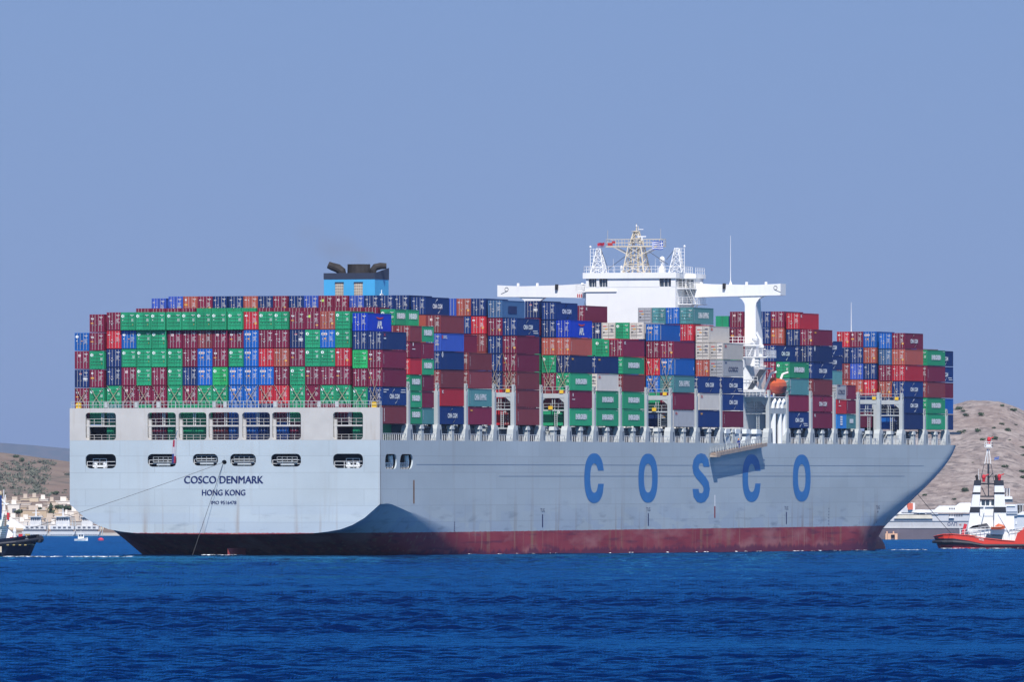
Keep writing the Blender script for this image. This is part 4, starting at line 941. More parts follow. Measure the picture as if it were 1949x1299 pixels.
# the stacks behind and between, which show at most as slivers
TOPS = {1: 5, 2: 6, 3: 6, 4: 4, 5: 6, 6: 6, 7: 6, 8: 4, 9: 4, 10: 5, 11: 5, 12: 3, 13: 6, 14: 4, 15: 6, 16: 5, 17: 2, 18: 2, 19: 5, 20: 5, 21: 5}
pal = 'mmmgbbnrogumvq'
for bay, tp in TOPS.items():
    h = ST if bay in SHORT else HC
    for c_ in range(1, 21):
        if bay in (6, 10, 17, 18) and c_ > 18: continue
        if bay == 21 and c_ in (1, 20): continue
        have = [t for (b_, k_, t) in occupied if b_ == bay and k_ == c_]
        if c_ == 20 or c_ == 1 and bay > 1: continue
        if c_ == 19: tp = min(TOPS[bay], min(have) - 1 if have else max([t for (b_, k_, t) in occupied if b_ == bay and k_ == 20] or [1]) - 1)
        else: tp = TOPS[bay]
        for tier in range(0 if bay == 1 and 5 <= c_ <= 16 else 1, tp + 1):
            if (bay, c_, tier) in occupied or (bay in (4, 14) and tier > 4) or (bay == 1 and c_ in (1, 20) and tier == 0): continue
            if 3 < c_ < 18 and 1 < tier < tp - 1: continue                           # buried deep inside
            n0 = len(rest.v); rest.box(-1.2, 1.2, .05, 12.1, 0, h - .08, ki[rnd.choice(pal)])
            rest.xf(Matrix.Translation((CX[c_ - 1], BAYS[bay - 1], base_y(bay - 1) + (.30 if 3 <= c_ <= 18 else 0) + (tier - 1) * h + .03)), n0)
tag(rest.build('shipping_containers', restm, mat=SHIP), 'half-hidden containers of many colours filling the stacks behind the outer rows', 'containers', 'containers stacked on the ship', 'stuff')

# lashing rods crossed over the lowest visible tier
def rods(z1, z0, dbl=True):
    m = MB()
    for d in (-.06, .06) if dbl else (0,):
        m.bar((-1.12, -.06, z1), (.75, -.30, z0 + d), .055); m.bar((1.12, -.08, z1), (-.75, -.32, z0 + d), .055)
    return m
rm = rods(0, -2.75).mesh('lashing_rods', rodm)
for c_ in range(1, 21):
    place('lashing_rods', rm, ship, mat=Matrix.Translation((CX[c_ - 1], BAYS[0] - .05, base_y(0) + (.3 if 3 <= c_ <= 18 else 0) + 2 * HC)))
place('lashing_rods', rods(0, -5.4, False).mesh('lashing_rods', rodm), ship, mat=Matrix.Translation((CX[19], BAYS[0] - .08, base_y(0) + 3 * HC)))
for bay in (5, 7, 11, 19):
    for c_ in (19, 20):
        place('lashing_rods', rm, ship, mat=Matrix.Translation((CX[c_ - 1], BAYS[bay - 1] - .05, base_y(bay - 1) + (3 if bay != 19 else 2) * HC)))
        place('lashing_rods', rods(0, -5.6, False).mesh('lashing_rods', rodm), ship, mat=Matrix.Translation((CX[c_ - 1], BAYS[bay - 1] - .1, base_y(bay - 1) + (4 if bay != 19 else 3) * HC)))
MB().box(19.2, 20.6, 70.7, 71.6, 27.0, 28.1).build('winch_cover', white, ship)
# ------------------------------------------------------------------ water
ws = np.random.RandomState(5)
def grid_mesh(X, Y, Z):
    nr_, nc = X.shape; me = bpy.data.meshes.new('surface'); n = nr_ * nc
    me.vertices.add(n); me.vertices.foreach_set('co', np.stack([X, Y, Z], -1).astype(np.float32).ravel())
    i = np.arange(n).reshape(nr_, nc); F_ = np.stack([i[:-1, :-1], i[:-1, 1:], i[1:, 1:], i[1:, :-1]], -1).reshape(-1, 4)
    me.loops.add(F_.size); me.loops.foreach_set('vertex_index', F_.astype(np.int32).ravel())
    me.polygons.add(len(F_)); me.polygons.foreach_set('loop_start', (np.arange(len(F_)) * 4).astype(np.int32)); me.polygons.foreach_set('loop_total', np.full(len(F_), 4, np.int32))
    me.polygons.foreach_set('use_smooth', np.ones(len(F_), bool)); me.update(calc_edges=True); return me
dd = np.concatenate([np.arange(430, 900, .30), 900 * np.exp(np.linspace(0, math.log(4300 / 900), 1900))]); uu = np.linspace(-.062, .062, 420)
D_, U_ = np.meshgrid(dd, uu, indexing='ij'); WX = D_ * U_; WY = D_.copy(); WZ = np.zeros_like(WX)
for k in range(80):
    lam = .5 * (5 / .5) ** ws.rand(); ang = ws.randn() * .5 + .2; kk = 2 * math.pi / lam
    amp = .0112 * lam ** .58; ph = ws.rand() * 6.28
    fade = np.clip(lam / (np.maximum(.30, D_ * .00085) * 2.2) - .35, 0, 1)                     # waves finer than the mesh are left to the bump
    p_ = kk * (WX * math.sin(ang) + WY * math.cos(ang)) + ph + .6 * np.sin(kk * .21 * WX + ph * 2)
    WZ += amp * fade * (np.sin(p_) + .28 * np.cos(2 * p_))
for lam, ang, amp in ((13, .3, .022), (19, .1, .035), (31, -.12, .05), (52, .2, .07)):
    WZ += amp * np.sin(2 * math.pi / lam * (WX * math.sin(ang) + WY * math.cos(ang)) + lam + 1.5 * np.sin(WX * .05 + lam))
gust = .80 + .40 * np.sin(WX * .035 + WY * .011 + 1) * np.sin(WY * .019 - WX * .012) + .2 * np.sin(WY * .06 + WX * .05)
WZ *= gust
wm = bpy.data.materials.new('sea_water'); wm.use_nodes = True
nt = wm.node_tree; N = nt.nodes; L = nt.links; N.clear()
tc = nd('ShaderNodeTexCoord')
n1 = noise((1, 1.4, 1), 2.6, 5); n2 = noise((1, 2.0, 1), .5, 5)
bp = nd('ShaderNodeBump'); bp.inputs['Strength'].default_value = .45; bp.inputs['Distance'].default_value = .17
L.new(math2('ADD', n1, math2('MULTIPLY', n2, 2.2)), bp.inputs['Height']); 
ou = nd('ShaderNodeOutputMaterial'); ms_ = nd('ShaderNodeMixShader'); di = nd('ShaderNodeBsdfDiffuse'); go = nd('ShaderNodeBsdfGlossy'); fz = nd('ShaderNodeFresnel')
di.inputs[0].default_value = (.0003, .0075, .052, 1); go.inputs[0].default_value = (.07, .43, .80, 1); go.inputs['Roughness'].default_value = .05; fz.inputs[0].default_value = 1.33
for t in (di, go, fz): L.new(bp.outputs[0], t.inputs['Normal'])
L.new(math2('MINIMUM', math2('MULTIPLY', fz.outputs[0], 1.22), 1.0), ms_.inputs[0]); L.new(di.outputs[0], ms_.inputs[1]); L.new(go.outputs[0], ms_.inputs[2]); L.new(ms_.outputs[0], ou.inputs[0])
wo = place('water', grid_mesh(WX, WY, WZ)); wo.data.materials.append(wm); tag(wo, kind='structure')
m = MB(); m.add([(-60000, -300, -.75), (60000, -300, -.75), (60000, 70000, -.75), (-60000, 70000, -.75)], [(0, 1, 2, 3)]); tag(m.build('sea', wm), kind='structure')
foam_m = M('foam', (.72, .76, .80), .8, var=.3, scale=2)
def foam(label, pts):
    m = MB()
    for x, y, w_, l_ in pts:
        n = 9; m.add([(x + w_ * math.cos(6.283 * k / n) * (.6 + .6 * rnd.random()), y + l_ * math.sin(6.283 * k / n) * (.6 + .6 * rnd.random()), .10 + .12 * rnd.random()) for k in range(n)], [tuple(range(n))])
    tag(m.build('foam', foam_m), label, 'foam', kind='stuff')
foam('broken white foam along the tug wake beside the ship stern', [(at(30 + 230 * rnd.random(), 0, 1880).x, 1835 + 18 * rnd.random(), .35 + .9 * rnd.random(), .5 + 1.0 * rnd.random()) for _ in range(70)])
foam('scattered foam flecks along the red waterline of the ship', [tuple(q_ for q_ in (SHIP @ Vector((26.3 + 2.2 * rnd.random(), 40 + 290 * rnd.random(), 0)))[:2]) + (.2 + .45 * rnd.random(), .25) for _ in range(34)])
foam('white foam around the ship rudder', [(at(395 + 60 * rnd.random() ** 2, 0, 1920).x, 1920 + 9 * rnd.random(), .4 + .8 * rnd.random(), .6) for _ in range(26)])
foam('white foam flecks between bow and red tug', [(at(1690 + 110 * rnd.random(), 0, 2200).x, 2190 + 40 * rnd.random(), .3 + .7 * rnd.random(), .6) for _ in range(22)])
foam('thin white foam under the red tug stern', [(at(1790 + 160 * rnd.random(), 0, 2312).x, 2311 + 3 * rnd.random(), .3 + .5 * rnd.random(), .3) for _ in range(30)])

# ------------------------------------------------------------------ land
def fbm(X, Y, seed, base, octs=5, gain=.52):
    r_ = np.random.RandomState(seed); out = np.zeros_like(X); a = 1.0; f = 1 / base
    for o in range(octs):
        for _ in range(4):
            an = r_.rand() * 6.28; ph = r_.rand(2) * 6.28
            out += a * .35 * np.sin(2 * math.pi * f * (X * math.cos(an) + Y * math.sin(an)) + ph[0] + 1.3 * np.sin(2 * math.pi * f * .6 * (Y * math.cos(an) - X * math.sin(an)) + ph[1]))
        a *= gain; f *= 2.03
    return out
def interp(v, tab): return np.interp(v, [t[0] for t in tab], [t[1] for t in tab])
def right_h(X, Y):
    px = 974.5 + FPX * X / np.maximum(Y, 1)
    rid = interp(px, [(1300, 4), (1500, 20), (1700, 40), (1800, 45.5), (1850, 47), (1900, 47.2), (1930, 45.5), (1949, 43.5), (2100, 34), (2500, 8)])
    u = np.clip((Y - 3620) / 850, 0, 1); v = np.clip((Y - 4470) / 500, 0, 1)
    return rid * (u ** .9) * (1 - .5 * v * v) + fbm(X, Y, 3, 120, 6, .55) * (1.0 + 1.2 * u) * np.minimum(1, (Y - 3600) / 150) * .75 - 1.5 * (Y < 3640)
def left_h(X, Y):
    px = 974.5 + FPX * X / np.maximum(Y, 1)
    z = interp(Y, [(3860, -1), (3900, 1.2), (4000, 3.5), (4300, 12.6), (4600, 17), (5250, 32), (5700, 24)])
    hgt = interp(px, [(-400, 1.12), (0, 1.03), (60, .98), (133, .925), (400, .8), (900, .3)])
    u = np.clip((Y - 4250) / 500, 0, 1)
    return z * (1 - u + u * hgt) + fbm(X, Y, 9, 160, 5, .5) * .9 * u
def terrain(name, fn, x0, x1, y0, y1, nx, ny, mat):
    X, Y = np.meshgrid(np.linspace(x0, x1, nx), np.linspace(y0, y1, ny)); o = place(name, grid_mesh(X, Y, fn(X, Y))); o.data.materials.append(mat); return tag(o, kind='structure')
def land_mat(name, c1, c2, c3, sc, sc2):
    global nt, N, L, tc
    m = bpy.data.materials.new(name); m.use_nodes = True; nt = m.node_tree; N = nt.nodes; L = nt.links; b_ = N['Principled BSDF']; b_.inputs['Roughness'].default_value = .95; b_.inputs['Specular IOR Level'].default_value = .1
    tc = nd('ShaderNodeTexCoord')
    a = mixc(rng(noise((1, .35, 1), sc, 6), .42, .60, 0, 1), c1, c2)
    a = mixc(rng(noise((1, .45, 1), sc2, 4), .52, .64, 0, .8), a, c3)
    a = mixc(rng(noise((1, .3, 1), .02, 3), .45, .62, 0, .55), a, tuple(.5 * (p + q_) for p, q_ in zip(c1, (.24, .16, .13))))
    L.new(a, b_.inputs['Base Color'])
    bq = nd('ShaderNodeBump'); bq.inputs['Strength'].default_value = 1; bq.inputs['Distance'].default_value = 1.2; L.new(noise((1, .6, 1), sc2 * 1.4, 5), bq.inputs['Height']); L.new(bq.outputs[0], b_.inputs['Normal'])
    return m
rock = land_mat('rocky_hillside', (.25, .212, .20), (.36, .315, .295), (.135, .12, .12), .22, .34)
scrub = land_mat('dry_hillside', (.175, .138, .118), (.22, .175, .145), (.11, .105, .09), .05, .12)
terrain('rocky_hill', right_h, -60, 420, 3600, 5000, 200, 420, rock)
terrain('dry_hill', left_h, -520, 160, 3860, 5700, 150, 320, scrub)
MD = 42000
def mnt(X, Y):
    px = 974.5 + FPX * X / np.maximum(Y, 1); u = np.clip((Y - MD * .93) / (MD * .07), 0, 1); k = MD / FPX
    return (CAMH + interp(px, [(-900, 150), (-200, 147), (0, 145), (60, 142), (133, 136), (400, 90), (900, 30)]) * k) * u + fbm(X, Y, 4, 2600, 4) * 8.0 * u - 4
terrain('mountain', mnt, -3600, 200, MD * .93, MD * 1.02, 160, 60, land_mat('far_mountain', (.07, .085, .075), (.10, .11, .09), (.05, .06, .05), .002, .004))
def hit(fn, px, py, d0, d1):
    ds = np.linspace(d0, d1, 1200); X = (px - 974.5) * ds / FPX; Z = CAMH + (HOR - py) * ds / FPX; h_ = fn(X, ds); k = np.argmax(h_ >= Z)
    return Vector((X[k], ds[k], h_[k])) if h_[k] >= Z[k] else None

leaf = M('shrub_leaves', (.045, .075, .038), .85, var=.35, scale=1.2, rv=.25); leaf2 = M('scrub_leaves', (.095, .108, .085), .9, var=.35, scale=.3)
bark = M('bark', (.09, .07, .05), .9)
def bush_mesh(seed, n=260, flat=.72, cone=0.0):
    r_ = random.Random(seed); m = MB(); lobes = [(r_.uniform(-.55, .55), r_.uniform(-.5, .5), r_.uniform(.25, .75), r_.uniform(.32, .6)) for _ in range(7)]
    for _ in range(n):
        a, b_, c_, r0 = r_.choice(lobes); v = Vector((r_.gauss(0, 1), r_.gauss(0, 1), r_.gauss(0, 1))).normalized() * r0 * r_.uniform(.55, 1.05)
        p = Vector((a, b_, c_)) + v; p.z = max(.03, p.z); k = 1 - cone * p.z
        p = Vector((p.x * k, p.y * k, p.z * (flat + cone))); t = Vector((r_.gauss(0, 1), r_.gauss(0, 1), r_.gauss(0, 1))).normalized(); u = t.cross(v).normalized(); s = r_.uniform(.07, .15)
        m.add([p + t * s, p + u * s, p - t * s, p - u * s], [(0, 1, 2, 3)])
    return m.mesh('crown', leaf)
bushes = [bush_mesh(s) for s in range(4)] + [bush_mesh(9, 300, .75, .75)]
trunk_m = MB().tube([(0, 0, -.6), (.03, 0, .2), (-.02, .02, .6)], [.07, .05, .03], n=6).mesh('trunk', bark)
def shrub(name, p, w_, kind=None, hgt=1.0, label=None, cat='shrub', group=None):
    e = empty(name, p, rnd.random() * 6.28); e.scale = (w_, w_, w_ * hgt); tag(e, label, cat, group)
    place('crown', kind or rnd.choice(bushes[:4]), e); place('trunk', trunk_m, e); return e
for zx, zy, s in ((930, 195, 1.25), (805, 200, 1.1), (895, 320, 1.3), (765, 335, 1.3), (797, 316, .7), (1130, 315, 1.2), (935, 388, 1.0), (1030, 380, 1.3), (1105, 597, 1.2), (800, 782, 1.5), (710, 850, .9), (485, 815, .9), (1085, 125, .9), (1170, 160, 1.2), (745, 150, 1.3), (1240, 635, 1.1), (1240, 680, 1.1), (1248, 510, 1.0), (1247, 450, 1.0), (1080, 265, .9), (1020, 297, .8), (785, 165, .9), (860, 560, .5), (1140, 390, .6), (1190, 270, .6)):
    p = hit(right_h, 1640 + zx / 4.058, 740 + (zy + 14) / 4.058, 3640, 4500)
    if p: shrub('shrub', p - Vector((0, 0, .2)), 1.2 * s * p.y / 4200, label='dark green shrub dotted on the rocky hillside behind the red tug', group='shrubs on the rocky hill')
for px, py, s, hg in ((28, 862, 2.6, 1), (42, 861, 2.2, 1), (63, 865, 2.2, 1), (72, 864, 2.6, 1), (29, 869, 2.6, 1.2), (40, 877, 2.0, 2.2), (45, 876, 1.2, 2.6), (98, 869, 1.8, 1), (113, 872, 3.2, .8), (120, 873, 2.4, .8), (86, 876, 3, .6), (124, 931, 1.6, .8)):
    p = hit(left_h, px, py + 3, 4300, 5300)
    if p: shrub('tree', p - Vector((0, 0, .3)), s * .62, hgt=hg, label='dark tree on the ridge of the brown hill at left', cat='tree', group='trees on the brown hill')
p = hit(left_h, 104, 943, 4200, 5200)
shrub('tree', p, 1.9, hgt=.9, label='big round dark bush on the brown hill above the cream houses', cat='tree')
sc_m = MB(); rs = random.Random(4)
for _ in range(230):
    px = rs.uniform(-60, 95) if rs.random() < .8 else rs.uniform(0, 132); py = rs.uniform(880, 946)
    if px + (py - 880) * .5 > 110 and rs.random() < .75: continue
    p = hit(left_h, px, py, 4300, 5250)
    if not p: continue
    w_ = rs.uniform(.6, 2.3)
    for _ in range(26):
        v = Vector((rs.gauss(0, .5), rs.gauss(0, .5), abs(rs.gauss(.25, .28)))) * w_; t = Vector((rs.gauss(0, 1), rs.gauss(0, 1), rs.gauss(0, 1))).normalized(); u = t.orthogonal().normalized(); s = w_ * rs.uniform(.12, .28); c_ = p + v
        sc_m.add([c_ + t * s, c_ + u * s, c_ - t * s, c_ - u * s], [(0, 1, 2, 3)])
tag(sc_m.build('scrub', leaf2), 'grey-green scrub covering the lower left hillside', 'scrub', kind='stuff')

# town on the left shore
wallc = [M('house_cream', (.55, .46, .34), .8, var=.08), M('house_white', (.70, .66, .60), .8, var=.08), M('house_tan', (.46, .365, .255), .8, var=.1), M('house_grey', (.36, .34, .32), .8, var=.1)]
roofc = M('flat_roof', (.50, .43, .36), .9); shut = M('shutter_dark', (.11, .12, .15), .6)
BLD = [(120, 325, 285, 450, 4230, 0, 'long cream house left of the tower house'), (315, 460, 240, 340, 4270, 0, 'cream block with a plain flat roof on the hilltop'), (455, 595, 228, 340, 4250, 0, 'cream tower house highest in the hilltop row'), (580, 740, 255, 350, 4262, 1, 'pale house with a wide dark loggia on the hilltop'),
       (120, 300, 335, 560, 4120, 1, 'tall pale house at the left end of the town'), (730, 862, 290, 400, 4240, 2, 'tan house right of the loggia house'), (862, 1085, 285, 350, 4220, 1, 'white arcaded villa at the right end of the hilltop'),
       (320, 720, 425, 570, 4060, 2, 'broad tan retaining block in the middle of the town'), (700, 972, 380, 510, 4090, 2, 'tan block beside the conical tree'), (470, 722, 400, 470, 4110, 1, 'low pale house above the broad tan block'),
       (650, 880, 545, 620, 3990, 3, 'low grey terrace building with a dark awning'), (1052, 1222, 440, 530, 4060, 1, 'white villa under the arcaded villa'), (1085, 1255, 520, 610, 4010, 3, 'grey house below the white villa'), (100, 290, 545, 650, 3985, 1, 'pale waterfront house behind the dark tug mast'),
       (850, 1002, 480, 575, 4040, 0, 'cream house with two dark windows right of the tan block'), (980, 1062, 490, 570, 4030, 1, 'narrow white house between cream and grey houses'), (1105, 1262, 595, 700, 3950, 3, 'brownish house behind the middle ferry'), (640, 862, 605, 700, 3945, 3, 'grey waterfront house behind the left ferry'),
       (300, 482, 565, 660, 3975, 1, 'white house above the left ferry'), (560, 682, 565, 650, 3968, 0, 'small cream house above the left ferry'), (1250, 1425, 575, 700, 3955, 3, 'brownish house behind the right ferry'), (20, 130, 300, 430, 4210, 0, 'cream house at the far left of the hilltop row'),
       (1440, 1605, 670, 770, 3930, 0, 'low cream shed beside the right ferry'), (0, 112, 430, 560, 4100, 1, 'white house half hidden by the tug mast'), (752, 880, 640, 730, 3935, 1, 'small white house between the left and middle ferries'), (250, 420, 605, 700, 3960, 1, 'white house just above the tug deck')]
for x0, x1, y0, y1, d, ci, lab in BLD:
    a = at(x0 / 8.117, 920 + y0 / 8.117, d); b_ = at(x1 / 8.117, 920 + y1 / 8.117, d); w_ = b_.x - a.x; H_ = a.z - b_.z; dp = min(14, max(7, w_ * .6))
    e = empty('house', (a.x, d, b_.z)); tag(e, lab, 'house', 'houses of the shore town')
    m = MB(); m.box(0, w_, 0, dp, -4, H_); m.build('wall', wallc[ci], e)
    m = MB(); m.box(-.15, w_ + .15, -.15, dp + .15, H_, H_ + .22); m.box(w_ * .3, w_ * .3 + min(3, w_ * .4), dp * .3, dp * .7, H_ + .22, H_ + 1.6); m.build('roof', roofc if ci != 1 else wallc[1], e)
    rw = random.Random(int(x0 + y0)); nf = max(1, int(H_ / 3.4)); nw = max(1, int(w_ / 4.2))
    if 'loggia' in lab: MB().box(w_ * .25, w_ * .75, -.05, .1, H_ * .35, H_ * .72).build('window', shut, e); continue
    if 'awning' in lab: MB().box(.5, w_ - .5, -1.6, .1, H_ * .15, H_ * .4).build('awning', shut, e)
    for fl_ in range(nf):
        for k in range(nw):
            if rw.random() < (.45 if ci == 2 else .22): continue
            cx = w_ * (k + .5) / nw + rw.uniform(-.4, .4); z = H_ - 2.7 - 3.3 * fl_; s = rw.uniform(.45, .95)
            if 'arcaded' in lab: s = 1.0
            if z > .2: MB().box(cx - s, cx + s, -.06, .05, z, z + rw.uniform(1.0, 1.7)).build('window', shut, e)
rh = random.Random(21); small = []
for k in range(60):
    zx, zy = rh.uniform(20, 1250), rh.uniform(300, 680); d = 4290 - (zy - 240) * .78 - rh.uniform(5, 25)
    if zx > 900 and zy < 430: continue
    a = at(zx / 8.117, 920 + zy / 8.117, d); w_ = rh.uniform(2.6, 7.5); H_ = rh.uniform(2.4, 4.6); ci = rh.choice((0, 1, 1, 1, 2, 3)); e = empty('house', (a.x, d, a.z - H_)); tag(e, 'small house', 'house', 'houses of the shore town'); small.append((0 if zy < 430 else 1 if zy < 560 else 2, zx, ci, e))
    MB().box(0, w_, 0, 6, -4, H_).build('wall', wallc[ci], e); MB().box(-.15, w_ + .15, -.15, 6.1, H_, H_ + .2).build('roof', roofc, e)
    for j in range(int(w_ / 2.6)): MB().box(.7 + 2.5 * j, 1.6 + 2.5 * j, -.06, .05, H_ - 2.3, H_ - 1.0).build('window', shut, e)
for band in range(3):
    row = sorted((t for t in small if t[0] == band), key=lambda t: t[1])
    for k, t in enumerate(row): t[3]['label'] = f"small {('cream', 'white', 'tan', 'grey')[t[2]]} flat-roofed house, {ORD[k + 1] if k < 21 else 'one of the last'} from left in the {('upper', 'middle', 'waterfront')[band]} town"
dm = at(985 / 8.117, 953, 4225); MB().lathe([(1.3, -1), (1.25, 0), (1.1, .5), (.7, .9), (.05, 1.1)], (dm.x, dm.y + 6, dm.z), 14).build('villa_dome', wallc[0]); d_ = bpy.data.objects['villa_dome']; tag(d_, 'cream dome rising over the white arcaded villa', 'dome')
for zx, zy, w_, kd, hg, lab in ((785, 505, 4.6, bushes[4], 1.1, 'conical dark tree in the middle of the shore town'), (985, 425, 5.6, bushes[1], .75, 'broad dark tree clump below the arcaded villa'), (900, 400, 4.0, bushes[0], .8, 'dark bush left of the broad tree clump'), (1070, 425, 4.2, bushes[2], .9, 'dark bush at the edge of the ship stern'), (575, 415, 4.4, bushes[3], .5, 'low hedge on the roof line of the pale low house'), (290, 480, 4.0, bushes[2], .9, 'dark bush beside the broad tan block')):
    q_ = at(zx / 8.117, 920 + zy / 8.117, 4075 if zx > 500 else 4050); shrub('tree', q_, w_ * .52, kd, hg, lab, 'tree', 'trees in the town')
q0, q1 = at(-60, 1021, 3880), at(330, 1021, 3880)
MB().box(q0.x, q1.x, 3872, 3896, -2, .9).build('quay', M('quay_concrete', (.48, .44, .39), .9)); tag(bpy.data.objects['quay'], kind='structure')

# ferries and small craft by the left shore
fwh = M('ferry_white', (.60, .60, .60), .6, var=.06)
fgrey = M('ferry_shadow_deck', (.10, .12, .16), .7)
def ferry(px0, px1, pyb, d, lab, bx0, bx1):
    a, b_ = at(px0, pyb, d), at(px1, pyb, d); w_ = b_.x - a.x; e = empty('ferry', (a.x, d, 0)); tag(e, lab, 'ferry', 'ferries moored along the town quay')
    k = d / FPX; c0, c1 = (bx0 - px0) * k, (bx1 - px0) * k
    m = MB(); m.loft([[(-.6 + s, -4 + t, z), (w_ + .6 - s, -4 + t, z), (w_ + .6 - s, 5 - t, z), (-.6 + s, 5 - t, z)] for s, t, z in ((1.5, .6, -.8), (.2, .1, .5), (0, 0, 1.4))]); m.build('hull', fwh, e)
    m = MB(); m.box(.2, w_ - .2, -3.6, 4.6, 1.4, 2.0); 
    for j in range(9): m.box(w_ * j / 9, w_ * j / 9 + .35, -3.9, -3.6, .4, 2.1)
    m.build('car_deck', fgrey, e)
    m = MB(); m.box(-.2, w_ + .2, -3.8, 4.8, 2.0, 3.1); m.box(w_ * .04, w_ * .96, -3.4, 4.4, 3.1, 3.25); m.rail([(0, -3.7, 3.2), (w_, -3.7, 3.2)], 1.0, 0, 2, 1.6, .1); m.build('passenger_deck', fwh, e)
    for j in range(int(w_ / 1.6)): MB().box(.6 + 1.55 * j, 1.5 + 1.55 * j, -3.86, -3.78, 2.35, 2.9).build('window', shut, e)
    m = MB(); m.box(c0, c1, -2.5, 3.5, 3.25, 4.6); m.box(c0 - .5, c1 + .5, -2.9, 3.9, 5.9, 6.15); m.box(c0 + .1, c1 - .1, -2.2, 3.2, 4.6, 5.9)
    m.tube([((c0 + c1) / 2, 0, 6.1), ((c0 + c1) / 2, 0, 8.6)], [.35, .1]); m.box((c0 + c1) / 2 - 1.2, (c0 + c1) / 2 + 1.2, -.1, .1, 7.2, 7.35); m.build('bridge', fwh, e)
    for j in range(5): x = c0 + .3 + (c1 - c0 - .6) * j / 5; MB().box(x, x + (c1 - c0 - .6) / 5 - .2, -2.26, -2.19, 4.75, 5.6).build('window', shut, e)
ferry(46, 87, 1021, 3850, 'white ferry moored nearest the dark tug bow', 58, 79)
ferry(98, 140, 1023, 3830, 'white ferry with a tall bridge in the middle of the quay', 107, 133)
ferry(145, 187, 1022, 3845, 'white ferry moored just below the container ship stern', 156, 177)
for px, d in ((90, 3840), (138, 3835), (143, 3835), (191, 3850), (195, 3860), (29, 3900), (70, 3900)):
    p = at(px, 0, d); e = empty('mooring_pole', (p.x, d, 0)); tag(e, 'thin pale mooring pole standing between the moored ferries', 'pole', 'poles between the ferries')
    MB().tube([(0, 0, -1), (0, 0, 5.2)], [.16, .1], n=6).box(-.5, .5, -.06, .06, 3.8, 3.95).build('pole', steel, e)
p = at(154, 0, 3046); e = empty('motor_boat', (p.x, 3046, 0)); tag(e, 'small white motor boat with a cabin under way near the ferries', 'boat')
m = MB(); m.loft([[(-1.5 + .2 * u, y, 0), (-1.3, y, -.3 - .2 * u), (1.3 * u, y, -.35), (1.4, y, .75 * u), (-1.4, y, .8)] for y, u in ((-.8, .6), (0, 1), (.9, .8))]) if False else m.loft([[(x, -.9 * w_, z), (x, .9 * w_, z), (x, .5 * w_, -.3), (x, -.5 * w_, -.3)] for x, w_, z in ((-1.6, .7, .55), (-.4, 1, .6), (.8, .8, .75), (1.7, .1, .95))]); m.build('hull', white, e)
m = MB(); m.box(-.7, .75, -.6, .6, .6, 1.75); m.box(-.85, .85, -.7, .7, 1.75, 1.9); m.tube([(0, 0, 1.9), (0, 0, 2.6)], .04); m.build('cabin', white, e)
for x in (-.5, .1): MB().box(x, x + .45, -.66, -.6, 1.15, 1.6).build('window', glass, e)
p = at(192, 0, 3100); e = empty('buoy', (p.x, 3100, 0)); tag(e, 'pink-red buoy floating below the container ship stern', 'buoy')
MB().lathe([(.1, -.3), (.7, -.1), (.75, .35), (.35, .7), (.05, .8)], n=12).build('float', M('buoy_red', (.50, .05, .10), .5), e)

# floating dock and laid-up ships on the right
dk = M('dock_lower_wall', (.115, .10, .125), .8, var=.15, scale=.15, streak=.4, streakcol=(.2, .17, .17)); dg_ = M('dock_upper_wall', (.43, .43, .44), .7, var=.06, streak=.25)
DX = 3250; p0, p1 = at(1560, 0, DX), at(1905, 0, DX); sc_ = DX / FPX
e = empty('floating_dock', (p0.x, DX, 0)); tag(e, 'long floating dock with a grey upper wall and dark lower wall', 'floating dock'); W_ = p1.x - p0.x
zz = lambda py: CAMH + (HOR - py) * sc_
MB().box(0, W_, 0, 24, -2, zz(1005.8)).build('pontoon', dk, e)
m = MB(); m.box(0, W_, .3, 5, zz(1005.8), zz(992.8)); m.box(-.1, W_ + .1, -.15, .3, zz(1006.4), zz(1005.2)); m.box(0, W_, .1, 5, zz(992.8), zz(992.2)); m.build('side_wall', dg_, e)
X_ = lambda px: at(px, 0, DX).x - p0.x
vs, fs = text_fill('ΟΛΠ', .01); MB().add([(X_(1803.5) + (X_(1822) - X_(1804)) * u, .25, zz(1001.8) + (zz(995) - zz(1001.8)) * v) for u, v in vs], fs).build('lettering', navyp, e)
vs, fs = text_fill('4B', .02); MB().add([(X_(1825.5) + (X_(1830) - X_(1825.5)) * u, .25, zz(1001.5) + (zz(998) - zz(1001.5)) * v) for u, v in vs], fs).build('lettering', M('red_dock_mark', (.35, .12, .10), .7), e)
e = empty('fender_frame', (at(1685, 0, DX).x, DX - .9, 0)); tag(e, 'pale orange fender frame standing against the dark dock wall', 'fender')
fm_ = M('fender_orange', (.70, .42, .27), .7, var=.1); X2 = lambda px: at(px, 0, DX).x - at(1685, 0, DX).x
for a, q_ in ((1685, 1688.7), (1689.3, 1695.5), (1703, 1708)): MB().box(X2(a), X2(q_), 0, .7, -1, zz(1016.5)).build('fender_pad', fm_, e)
MB().box(X2(1695), X2(1704), .2, .6, zz(1018.5), zz(1016.5)).lathe([(.2, 0), (.2, .5), (.02, .6)], (X2(1688), .4, zz(1016.5)), 8).lathe([(.2, 0), (.2, .5), (.02, .6)], (X2(1700.5), .4, zz(1016.5)), 8).build('beam', fm_, e)
